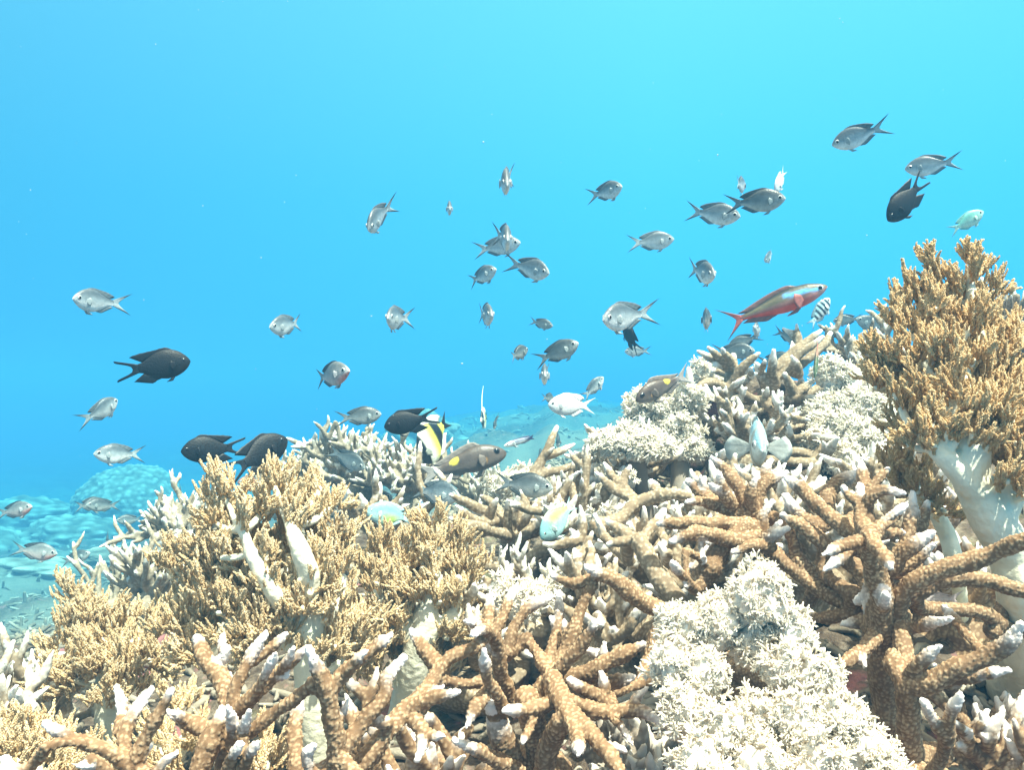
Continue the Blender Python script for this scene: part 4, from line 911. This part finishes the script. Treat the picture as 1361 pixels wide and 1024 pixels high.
# species: profile, colour, skin, fin colours (base, edge, tail base, tail edge), fork depth, tail spread, tail length, dorsal height, pelvic, pectoral colour, eye radius
SP = {
 'chromis':  dict(p='chromis', c=col_chromis, m='fish', dor=C3(.15,.19,.21), edge=C3(.09,.11,.125), tb=C3(.36,.42,.44), te=C3(.018,.022,.028), fork=.20, spread=.26, tl=.20, dh=.062, pec=C3(.46,.52,.53), eye=.050),
 'dusky_shade':    dict(p='chromis', c=col_dusky_shade, m='fish', dor=C3(.085,.105,.115), edge=C3(.045,.055,.06), tb=C3(.20,.23,.24), te=C3(.015,.018,.02), fork=.20, spread=.25, tl=.20, dh=.062, pec=C3(.35,.40,.40), eye=.050),
 'rosy':     dict(p='chromis', c=col_rosy, m='fish', dor=C3(.08,.09,.10), edge=C3(.02,.02,.025), tb=C3(.24,.27,.28), te=C3(.015,.018,.02), fork=.20, spread=.25, tl=.20, dh=.062, pec=C3(.5,.5,.5), eye=.052),
 'damsel':   dict(p='damsel', c=col_black, m='fish_dark', dor=C3(.013,.014,.017), edge=C3(.01,.01,.012), tb=C3(.014,.015,.018), te=C3(.009,.009,.011), fork=.22, spread=.22, tl=.20, dh=.15, pec=C3(.015,.015,.018), eye=.040, lobed=True),
 'bream':    dict(p='bream', c=col_bream, m='fish_smooth', dor=C3(.16,.13,.115), edge=C3(.22,.19,.17), tb=C3(.34,.31,.29), te=C3(.30,.29,.28), fork=.10, spread=.21, tl=.18, dh=.085, pec=C3(.20,.165,.145), eye=.046),
 'fusilier': dict(p='fusilier', c=col_fusilier, m='fish_smooth', dor=C3(.10,.06,.05), edge=C3(.20,.10,.09), tb=C3(.48,.12,.10), te=C3(.10,.05,.05), fork=.15, spread=.20, tl=.10, dh=.05, pec=C3(.42,.14,.12), eye=.034),
 'idol':     dict(p='idol', c=col_idol, m='fish', dor=C3(.85,.84,.76), edge=C3(.90,.88,.84), tb=C3(.015,.015,.018), te=C3(.02,.02,.022), fork=.06, spread=.16, tl=.14, dh=.10, pec=C3(.75,.74,.6), eye=.03, streamer=True),
 'white':    dict(p='damsel', c=col_white, m='fish', dor=C3(.82,.78,.76), edge=C3(.86,.84,.82), tb=C3(.84,.82,.80), te=C3(.80,.78,.76), fork=.20, spread=.24, tl=.16, dh=.10, pec=C3(.85,.83,.81), eye=.040),
 'green':    dict(p='chromis', c=col_green, m='fish', dor=C3(.26,.55,.48), edge=C3(.22,.46,.42), tb=C3(.36,.58,.52), te=C3(.16,.34,.34), fork=.18, spread=.22, tl=.18, dh=.07, pec=C3(.55,.75,.66), eye=.046),
 'parrot':   dict(p='damsel', c=col_parrot, m='fish', dor=C3(.45,.66,.66), edge=C3(.40,.60,.62), tb=C3(.50,.68,.66), te=C3(.34,.52,.56), fork=.08, spread=.18, tl=.14, dh=.05, pec=C3(.6,.75,.72), eye=.030),
 'parrot_up':dict(p='damsel', c=col_parrot_up, m='fish', dor=C3(.60,.74,.44), edge=C3(.50,.66,.5), tb=C3(.52,.70,.62), te=C3(.36,.55,.56), fork=.08, spread=.18, tl=.14, dh=.05, pec=C3(.6,.75,.72), eye=.030),
 'sergeant': dict(p='chromis', c=col_sergeant, m='fish', dor=C3(.30,.44,.48), edge=C3(.10,.16,.2), tb=C3(.55,.66,.68), te=C3(.10,.16,.2), fork=.16, spread=.2, tl=.16, dh=.08, pec=C3(.7,.76,.76), eye=.044),
 'headon':   dict(p='chromis', c=col_headon, m='fish', dor=C3(.36,.50,.52), edge=C3(.2,.3,.34), tb=C3(.5,.58,.58), te=C3(.3,.36,.38), fork=.14, spread=.2, tl=.18, dh=.06, pec=C3(.62,.64,.60), eye=.050, bigpec=True),
 'hiding':   dict(p='bream', c=col_hiding, m='fish', dor=C3(.5,.42,.40), edge=C3(.4,.32,.3), tb=C3(.6,.5,.48), te=C3(.5,.42,.4), fork=.1, spread=.18, tl=.16, dh=.06, pec=C3(.6,.5,.48), eye=.046),
 'red':      dict(p='chromis', c=col_red, m='fish', dor=C3(.26,.11,.10), edge=C3(.2,.09,.08), tb=C3(.4,.2,.18), te=C3(.2,.1,.09), fork=.14, spread=.2, tl=.18, dh=.07, pec=C3(.45,.25,.22), eye=.05),
 'wrasse':   dict(p='slim', c=col_wrasse, m='fish', dor=C3(.10,.11,.20), edge=C3(.05,.05,.12), tb=C3(.03,.03,.08), te=C3(.03,.03,.07), fork=.02, spread=.09, tl=.13, dh=.03, pec=C3(.6,.6,.6), eye=.026),
 'bluestripe':dict(p='chromis', c=col_bluestripe, m='fish', dor=C3(.08,.12,.2), edge=C3(.04,.06,.1), tb=C3(.3,.45,.55), te=C3(.05,.08,.12), fork=.1, spread=.2, tl=.16, dh=.07, pec=C3(.5,.65,.72), eye=.044),
 'olive':    dict(p='slim', c=col_olive, m='fish', dor=C3(.16,.18,.1), edge=C3(.2,.16,.1), tb=C3(.55,.2,.14), te=C3(.5,.18,.12), fork=.02, spread=.1, tl=.14, dh=.04, pec=C3(.4,.4,.3), eye=.028),
}
SP['banded'] = dict(SP['idol'], streamer=False)
TOTAL = {k: 1 + v['tl'] + v['fork'] * 0.9 for k, v in SP.items()}

def fin_mesh(root, tip, cb, ce, thick=0.010, nv=5, both=None, curve=None):
    """fin between a root line and a tip line, thin at its edge; colour from base to edge"""
    n = len(root); V = []; col = []
    for side in (1, -1):
        for k in range(nv):
            f = k / (nv - 1); p = root * (1 - f) + tip * f
            if curve is not None: p = p + curve * (f * f)
            p = p.copy(); p[:, 1] += side * thick * (1 - 0.9 * f) * np.minimum(1, 0.25 + np.minimum(np.arange(n), n - 1 - np.arange(n)) * 0.5)
            V.append(p)
            c = cb[None] * (1 - f) + ce[None] * f if both is None else both(np.linspace(0, 1, n), f)
            c = np.broadcast_to(c, (n, 3)) * (0.86 + 0.28 * (np.arange(n) % 2))[:, None]
            col.append(c)
    V = np.vstack(V); col = np.vstack(col); F = []
    for s in (0, 1):
        o = s * nv * n
        for k in range(nv - 1):
            for j in range(n - 1):
                a = o + k * n + j; q = (a, a + 1, a + n + 1, a + n)
                F.append(q if s == 0 else q[::-1])
    h = nv * n
    for k in range(nv - 1):
        for j in (0, n - 1):
            a = k * n + j; q = (a, a + n, a + n + h, a + h); F.append(q if j == 0 else q[::-1])
    for j in range(n - 1):
        a = (nv - 1) * n + j; F.append((a, a + 1, a + 1 + h, a + h))
        F.append((j + 1, j, j + h, j + 1 + h))
    return V, np.array(F), col

FISHPARTS = {}
def fish_parts(sp, bend):
    key = (sp, bend)
    if key in FISHPARTS: return FISHPARTS[key]
    d = SP[sp]; rows = PROF[d['p']]
    def bx(p):                                          # swimming curve of the body
        p = np.array(p, dtype=float); t_ = np.clip(0.5 - p[:, 0], 0, 2); p[:, 1] += bend * 0.22 * (t_ - 0.25).clip(0) ** 2; return p
    nt_ = 44; t = np.linspace(0, 1, nt_) ** 1.15; top, bot, hw = smooth_cols(rows, t)
    na = 26; a = np.linspace(0, 2 * np.pi, na, endpoint=False)
    V = []; T_ = []; Z_ = []
    for i in range(nt_):
        m, h = (top[i] + bot[i]) / 2, (top[i] - bot[i]) / 2
        y = np.sign(np.cos(a)) * np.abs(np.cos(a)) ** 1.15 * hw[i]; z = m + np.sin(a) * h
        V.append(np.stack([np.full(na, 0.5 - t[i]), y, z], 1)); T_.append(np.full(na, t[i])); Z_.append(np.sin(a))
    V = np.vstack(V + [[[0.5, 0, (top[0] + bot[0]) / 2]], [[-0.5, 0, (top[-1] + bot[-1]) / 2]]]); T_ = np.concatenate(T_ + [[0], [1]]); Z_ = np.concatenate(Z_ + [[0], [0]])
    i = np.arange(nt_ - 1)[:, None] * na; j = np.arange(na)[None]; k = (j + 1) % na
    Q = np.stack([i + j, i + na + j, i + na + k, i + k], -1).reshape(-1, 4)
    jj = np.arange(na); kk = (jj + 1) % na; c0 = nt_ * na
    Tr = np.vstack([np.stack([np.full(na, c0), jj, kk], 1), np.stack([np.full(na, c0 + 1), (nt_ - 1) * na + kk, (nt_ - 1) * na + jj], 1)])
    col = d['c'](T_, Z_)
    # gill cover and mouth lines, part of the skin
    gill = sstep(.012, .004, np.abs(T_ - (.27 - .035 * Z_ ** 2))) * (np.abs(Z_) < .6) * .35
    mouth = sstep(.012, .0, np.abs(T_ - .035)) * (np.abs(Z_ + .25) < .25) * .4
    col = col * (1 - np.maximum(gill, mouth))[:, None]
    out = {'body': mk_mesh('fish_body', bx(V), [Q, Tr], M[d['m']], col=col)}
    tp = lambda x: np.interp(x, t, top); bt = lambda x: np.interp(x, t, bot); wd = lambda x: np.interp(x, t, hw)
    # tail
    v = np.linspace(-1, 1, 17); rz = np.interp(v, [-1, 1], [bot[-1], top[-1]])
    root = np.stack([np.full(17, -0.485), np.zeros(17), rz * 0.95], 1)
    xt = -0.5 - d['tl'] * .5 - (d['fork'] + d['tl'] * .5) * (np.abs(v) ** 1.25) * 0.95; zt = d['spread'] * np.sign(v) * np.abs(v) ** 1.0
    if d.get('lobed'): xt = -0.5 - 0.10 - (d['tl'] + d['fork'] - .10) * sstep(0.0, .8, np.abs(v)) ; zt = d['spread'] * np.sign(v) * np.abs(v) ** 0.7
    tipc = np.stack([xt, np.zeros(17), zt], 1)
    def tcol(vv, f):
        e = sstep(.45, .85, np.abs(vv * 2 - 1))[:, None] * min(1, .35 + f); return d['tb'] * (1 - e) + d['te'] * e
    def mk(name, r_, t_, cb, ce, th=0.008, **kw):
        Vf, Ff, cf = fin_mesh(r_, t_, cb, ce, th, **kw); return mk_mesh(name, bx(Vf), [Ff], M['fin'], col=cf)
    out['tail_fin'] = mk('tail_fin', root, tipc, d['tb'], d['te'], 0.009, both=tcol, nv=7)
    # dorsal: spiny front, lobed rear
    x = np.linspace(.27, .90, 15); s = (x - .27) / .63
    if d['p'] in ('fusilier', 'bream'): hgt = d['dh'] * (0.75 * sstep(0, .12, s) * (1 - .55 * s)) + .004
    elif d.get('lobed'): hgt = d['dh'] * (0.34 * sstep(0, .2, s) + .66 * sstep(.35, .97, s) ** 1.3) + .008
    else: hgt = d['dh'] * (0.35 * sstep(0, .15, s) + .65 * sstep(.45, .85, s) * sstep(1.08, .92, s)) + .006
    r_ = np.stack([.5 - x, 0 * x, tp(x) - .012], 1); back = .05 + .07 * s if not d.get('lobed') else .03 + .20 * s ** 2
    t_ = np.stack([.5 - x - back, 0 * x, tp(x) * (1 - .25 * s * d.get('lobed', 0)) + hgt * (1 + .05 * (np.arange(15) % 2))], 1)
    out['dorsal_fin'] = mk('dorsal_fin', r_, t_, d['dor'], d['edge'])
    x = np.linspace(.58, .90, 11); s = (x - .58) / .32
    ah = d['dh'] * (1.0 if d.get('lobed') else .9) * (sstep(0, .3, s) * (.55 + .45 * s if d.get('lobed') else 1 - .6 * s)) + .005
    r_ = np.stack([.5 - x, 0 * x, bt(x) + .012], 1); t_ = np.stack([.5 - x - (.06 + .10 * s * (1.6 if d.get('lobed') else .4)), 0 * x, bt(x) * (1 - .15 * s * d.get('lobed', 0)) - ah], 1)
    out['anal_fin'] = mk('anal_fin', r_, t_, d['dor'] * .6 + d['pec'] * .4 if not d.get('lobed') else d['dor'], d['edge'])
    if d.get('streamer'):
        p = np.array([[.08, 0, .30], [-.02, 0, .55], [-.22, 0, .85], [-.55, 0, 1.12]]); pp = catmull(p, .05); vv, q, tr = tube(pp, np.linspace(.022, .006, len(pp)), 5)
        out['streamer'] = mk_mesh('streamer', bx(vv), [q, tr], M['fin'], col=np.tile(C3(.88, .87, .84), (len(vv), 1)))
    # pelvic pair in one, under the chest
    for sgn, nm in ((1, 'pelvic_fin'), (-1, 'pelvic_fin_b')):
        x = np.linspace(.33, .39, 4); r_ = np.stack([.5 - x, np.full(4, sgn * .022), bt(x) + .015], 1); t_ = r_ + np.array([-.10, sgn * .018, -.085 if d['p'] != 'fusilier' else -.05]) + np.linspace(.03, -.03, 4)[:, None] * np.array([1, 0, 0])
        out[nm] = mk('pelvic_fin', r_, t_, d['pec'] * .8 if not d.get('lobed') else d['dor'], d['edge'] * .5 + d['pec'] * .5, .006)
    # pectorals, held out from the flank
    L = .30 if d.get('bigpec') else .15
    for sgn, nm in ((1, 'pectoral_fin'), (-1, 'pectoral_fin_b')):
        zc = -.02 + (bt(.3) + tp(.3)) / 2; y0 = sgn * wd(.30) * .93
        rr = np.stack([np.full(7, .5 - .30), np.full(7, y0), zc + np.linspace(-.035, .03, 7)], 1); f = np.linspace(-1, 1, 7)
        out_ = (.95 if d.get('bigpec') else .30)
        t_ = rr + np.stack([-L * (1 - .35 * f ** 2) * (.25 if d.get('bigpec') else .75), sgn * L * out_ * (1 - .3 * f ** 2), L * (.42 * f - .12)], 1)
        Vf, Ff, cf = fin_mesh(rr, t_, d['pec'] * .8, d['pec'] * .8, .004); out[nm] = mk_mesh('pectoral_fin', bx(Vf), [Ff], M['fin'], col=cf)
    # eyes
    er = d['eye']; xe = .135 if d['p'] != 'fusilier' else .085
    if d['p'] == 'idol': xe = .20
    ze = (tp(xe) + bt(xe)) / 2 + .22 * (tp(xe) - bt(xe)) / 2 * (1.0 if d['p'] != 'bream' else 1.6); iv, it = ico(2)
    for sgn, nm in ((1, ''), (-1, '_b')):
        ye = sgn * wd(xe) * (.90 - .25 * ((ze - (tp(xe) + bt(xe)) / 2) / ((tp(xe) - bt(xe)) / 2)) ** 2)
        ev = iv * np.array([er, er * .42, er]) + np.array([.5 - xe, ye, ze])
        out['eye' + nm] = mk_mesh('eye', bx(ev), [it], M['iris_dark' if sp in ('damsel', 'bream') else 'iris'])
        pv_ = iv * np.array([er * .74, er * .42, er * .78]) + np.array([.5 - xe, ye + sgn * er * .10, ze])
        out['pupil' + nm] = mk_mesh('pupil', bx(pv_), [it], M['pupil'])
    FISHPARTS[key] = out
    return out

PARTNAME = {'pectoral_fin_b': 'pectoral_fin', 'pelvic_fin_b': 'pelvic_fin'}
NFISH = [0]
def fish(sp, px, py, lpx, yaw, pitch, label, real=0.085, bend=None, roll=0, group=None, depth=None, cat='fish'):
    """px, py: middle of the fish; lpx: how long it would look side-on; yaw 0 = facing along +x, 90 = away, 270 = towards the camera"""
    NFISH[0] += 1
    if bend is None: bend = (0, 0.6, -0.6, 0, 1.0, -1.0)[NFISH[0] * 7 % 6] if sp in ('chromis', 'dusky_shade', 'damsel') else 0
    sl = real / TOTAL[sp]
    d = FPX * real / lpx if depth is None else depth
    if depth is not None: sl = lpx * d / FPX / TOTAL[sp]
    pos = P(px, py, d)
    F = pos - CAM; F /= np.linalg.norm(F); R = np.cross(F, [0, 0, 1.0]); R /= np.linalg.norm(R); U = np.cross(R, F)
    y, p = math.radians(yaw), math.radians(pitch)
    h0 = math.cos(y) * R + math.sin(y) * F
    h = math.cos(p) * h0 + math.sin(p) * U; up = math.cos(p) * U - math.sin(p) * h0; lf = np.cross(up, h)
    ro = math.radians(roll); up, lf = math.cos(ro) * up + math.sin(ro) * lf, math.cos(ro) * lf - math.sin(ro) * up
    pos = pos + h * sl * (TOTAL[sp] - 1) * 0.5            # centre of body and tail together
    e = empty({'damsel': 'damselfish', 'bream': 'bream', 'fusilier': 'fusilier', 'idol': 'moorish_idol', 'banded': 'moorish_idol', 'wrasse': 'wrasse', 'olive': 'wrasse', 'sergeant': 'striped_damselfish'}.get(sp, 'reef_fish'), pos)
    e.matrix_world = Matrix(((*[h[0] * sl, lf[0] * sl, up[0] * sl], pos[0]), (*[h[1] * sl, lf[1] * sl, up[1] * sl], pos[1]), (*[h[2] * sl, lf[2] * sl, up[2] * sl], pos[2]), (0, 0, 0, 1)))
    tag(e, label, cat, group)
    parts = fish_parts(sp, bend); ob = {}
    for k, me in parts.items():
        if k.startswith('pupil'): continue
        ob[k] = link({'eye_b': 'eye', 'body': 'body'}.get(k, PARTNAME.get(k, k)), me, e)
    for s in ('', '_b'): link('pupil', parts['pupil' + s], ob['eye' + s])
    return e

GC = 'grey fork-tailed fish schooling above the reef'
def c(*a, **k): return fish('chromis', *a, group=GC, **k)
def dk_(*a, **k): return fish('dusky_shade', *a, group=GC, **k)
c(131,401,80,220,4,'plump silver fish alone on the open blue, above the lone black fish', bend=1)
c(383,432,70,227,-6,'rounded silver fish with closed-looking fins, alone over the tall soft coral')
c(161,604,68,190,2,'grey-backed fish just above the domed boulder coral', bend=-1)
c(134,547,66,45,28,'small fish turned away with a white flash on its flank, over the dome')
c(502,286,82,250,-28,'narrow pale fish tilted nose-up and coming on, highest over the crossing black fish', bend=1)
c(597,276,50,272,-5,'tiny head-on fish with white fins spread like wings', real=.07)
c(526,423,82,255,0,'fish coming on with dark tail fork swung to one side, below the narrow tilted fish', bend=1)
fish('rosy',436,499,84,312,8,'grey fish with a pinkish red belly turning towards the camera', group=GC, bend=1)
dk_(476,554,62,0,6,'dark grey fish side-on between the tall soft coral tip and a black fish')
c(670,239,92,275,-8,'pale slim head-on fish, highest of the middle of the school')
c(673,315,92,272,-5,'pale head-on fish overlapping a grey fish behind it')
c(660,328,66,350,10,'grey fish partly hidden behind a pale head-on fish')
c(639,367,58,318,18,'round silver fish angled upward under the overlapping pair', real=.08)
c(704,356,74,315,-12,'silver fish dipping its nose beside the overlapping pair', bend=-1)
c(645,418,78,283,-2,'head-on fish with spread white fins and a dark tail fork, mid-water')
dk_(718,430,36,345,-12,'small dark fish beside the head-on fish with spread fins', real=.065)
dk_(687,470,48,50,14,'small dark fish swimming away with raised fins, above the reef gap', real=.07)
dk_(739,469,68,342,22,'plump dark grey fish angled upward over a small head-on fish')
c(723,497,74,272,-4,'small head-on fish right below the plump dark grey fish')
c(805,255,62,315,12,'small round silver fish apart from the others, high in the middle', real=.075)
c(832,420,98,232,-6,'large silver fish turning, dark tail fork raised, above a black fish', bend=1)
c(848,467,36,185,-2,'small pale fish hidden behind the tail of a small black fish', real=.07)
c(864,321,64,5,4,'silver fish side-on with white fork in its tail, below the dark scaly pair')
c(932,361,80,296,-8,'silver fish coming on with dark tail fork behind, under the scaly pair')
c(946,284,76,350,-8,'finely scaled silver fish behind the tail of a bigger dark fish')
dk_(1003,268,80,5,3,'big dark grey fish overlapping the finely scaled fish', bend=1)
c(984,245,56,80,-6,'tiny faded fish seen from behind over the dark grey fish', real=.07)
fish('white',1037,240,40,240,-50,'small bright white fish diving steeply behind the dark grey fish', real=.07, group=GC)
c(1024,340,34,240,-25,'tiny faded fish hanging above the red and blue fish', real=.07)
c(1144,179,76,188,-16,'highest fish of all, silver, nose down with long tail fork', bend=1)
c(1240,219,70,190,-4,'silver fish just above the black fish high over the tree coral')
dk_(936,424,76,80,0,'narrow brown fish seen from behind, beside the tail of the red and blue fish')
c(1007,440,54,262,10,'pale narrow fish half hidden below the red and blue fish', real=.08)
dk_(990,453,46,188,-20,'grey fish pointing down beneath the red and blue fish', real=.08)
dk_(975,467,56,350,0,'dark fish half behind the white-tipped staghorn branches', real=.09)
dk_(1046,446,44,330,-20,'small fish vanishing behind the staghorn fingers of the tangled colony', real=.08)
dk_(1127,425,38,188,-4,'small dark fish over the reef crest beside the striped fish', real=.075)
dk_(1162,432,52,200,20,'dark fish slipping behind the crest next to the tree coral', real=.10)
c(788,516,44,30,42,'small silver fish angled steeply upward over the white fish', real=.075)
dk_(730,529,34,75,0,'small round dark fish seen from behind beside the white fish', real=.07)
dk_(743,580,40,262,-48,'thin dark fish hanging nose-down beside the single staghorn branch', real=.08)
dk_(443,593,50,195,-8,'dark fish against the top of the pale staghorn thicket', real=.09)
dk_(462,610,62,325,-26,'grey fish diving over the pale thicket, tail up', real=.10, bend=-1)
c(437,634,48,335,-14,'faded fish sinking into the pale thicket', real=.09)
dk_(472,642,52,345,-6,'shaded fish inside the pale thicket below the diving one', real=.095)
dk_(487,668,74,15,10,'big dim fish in the shade beside the round green-yellow fish', real=.13)
dk_(694,645,84,352,-6,'finely scaled grey-green fish with black back fin in front of the white soft coral', real=.084, bend=1)
c(578,655,84,322,-8,'bluish fish under the belly of the yellow-spotted brown fish', real=.10)
dk_(229,730,64,182,3,'grey fish resting against the edge of the big soft coral', real=.085)
dk_(118,671,46,28,6,'dim fish swimming away over the rubble below the dome', real=.095)
dk_(138,672,46,200,4,'dim fish crossing in front of another below the dome', real=.09)
dk_(173,691,34,190,0,'small dim fish over the rubble beneath the dome', real=.08)
fish('rosy',18,679,54,325,8,'dim pinkish fish at the very edge over the coral blocks', real=.10, group=GC)
fish('rosy',45,733,60,342,-12,'dim pinkish fish low over the rubble slope', real=.11, group=GC)
dk_(99,742,42,340,14,'small dim fish just above the lowest tree coral on the slope', real=.085)
dk_(240,650,24,260,-60,'tiny dark fish hanging vertically beside the dome', real=.06)
dk_(143,713,24,265,-50,'tiny dark upright fish over the rubble below the dome', real=.06)
dk_(658,560,28,262,-50,'tiny faded fish beside the thin fish with the long filament', real=.06)
dk_(716,606,46,70,0,'dark round fish behind the single staghorn branch', real=.10)
dk_(1030,479,54,350,5,'dark fish body showing between the tangled staghorn branches', real=.12)
dk_(893,705,62,200,0,'grey fish peering out between the knobbly staghorn branches', real=.075)
dk_(622,668,42,20,8,'dim fish between the brown fish and the thin-trunked staghorn', real=.09)
dk_(578,600,40,250,-45,'grey fish behind the black and yellow banded fish', real=.08)
GB = 'black damselfish'
def bk(*a, **k): return fish('damsel', *a, group=GB, **k)
bk(205,487,92,3,10,'black fish alone against the open blue', real=.10, bend=1)
bk(284,597,82,182,-3,'black fish whose tail crosses the bigger one over the soft coral', real=.095)
bk(341,606,96,20,28,'biggest black fish, angled upward over the tip of the soft coral', real=.105, bend=-1)
bk(546,560,72,184,-12,'black fish in front of the black and yellow banded fish', real=.09)
bk(1207,264,80,212,-42,'black fish diving above the tall tree coral', real=.095)
bk(839,450,50,125,45,'small black fish under the large silver fish', real=.08)
fish('bream',612,617,128,8,16,'big brown fish with a yellow spot and pale tail over the reef centre', real=.17, group='brown yellow-spotted fish')
fish('bream',882,513,96,215,-22,'brown fish with a yellow spot nosing down at the white soft coral', depth=1.22, group='brown yellow-spotted fish')
fish('fusilier',1028,407,146,8,20,'slender red-bellied fish with a bright blue streak behind its eye', real=.19)
fish('banded',574,586,96,232,-40,'black, white and yellow banded fish behind the brown fish', depth=1.8)
fish('idol',643,556,44,258,-8,'thin end-on banded fish trailing a long white filament', real=.11, roll=-4)
fish('white',760,539,64,188,2,'round bright white fish over the reef gap', real=.10)
fish('green',1284,295,52,25,28,'pale mint green fish above the tree coral', real=.075)
fish('parrot',517,684,62,190,10,'round pale blue fish with a green-yellow belly among the thicket', depth=1.22)
fish('parrot_up',741,692,72,215,-42,'pale blue-green fish feeding nose-down in the open staghorn', depth=1.13)
fish('sergeant',1089,416,52,42,48,'small fish with bold dark bars rising over the crest', real=.085)
fish('headon',1004,585,152,276,-10,'pale fish facing the camera with wide see-through fins and blue brow', depth=1.18)
fish('hiding',1236,796,84,172,-4,'pale pinkish fish with a red line hiding under the arching branch', depth=.74)
fish('red',338,641,44,190,0,'reddish fish half hidden behind the tip of the big soft coral', real=.085)
fish('wrasse',690,587,44,195,-16,'slim white-headed fish with a dark tail over the reef gap', real=.085)
fish('bluestripe',563,672,38,250,0,'blue and black striped fish end-on behind the tree coral', depth=1.5)
fish('olive',1085,478,56,262,-62,'olive and red slim fish hanging upright against the white soft coral', depth=1.36)

# ------------------------------------------------------------------ specks drifting in the water
r = np.random.RandomState(8); bag = Bag()
for k in range(90):
    d = r.uniform(.9, 3.4); p = P(r.uniform(-60, 1420), r.uniform(-30, 620), d); s = r.uniform(.00035, .0010) * (0.6 + 0.5 * d)
    if p[2] < ground([p[0]], [p[1]])[0] + .03: continue
    bag.add(IV0 * s * (0.6 + 0.8 * r.rand(3)) + p, None, IT0)
V, F = bag.arrays(); tag(link('drifting_specks', mk_mesh('drifting_specks', V, F, M['speck'])), kind='stuff')
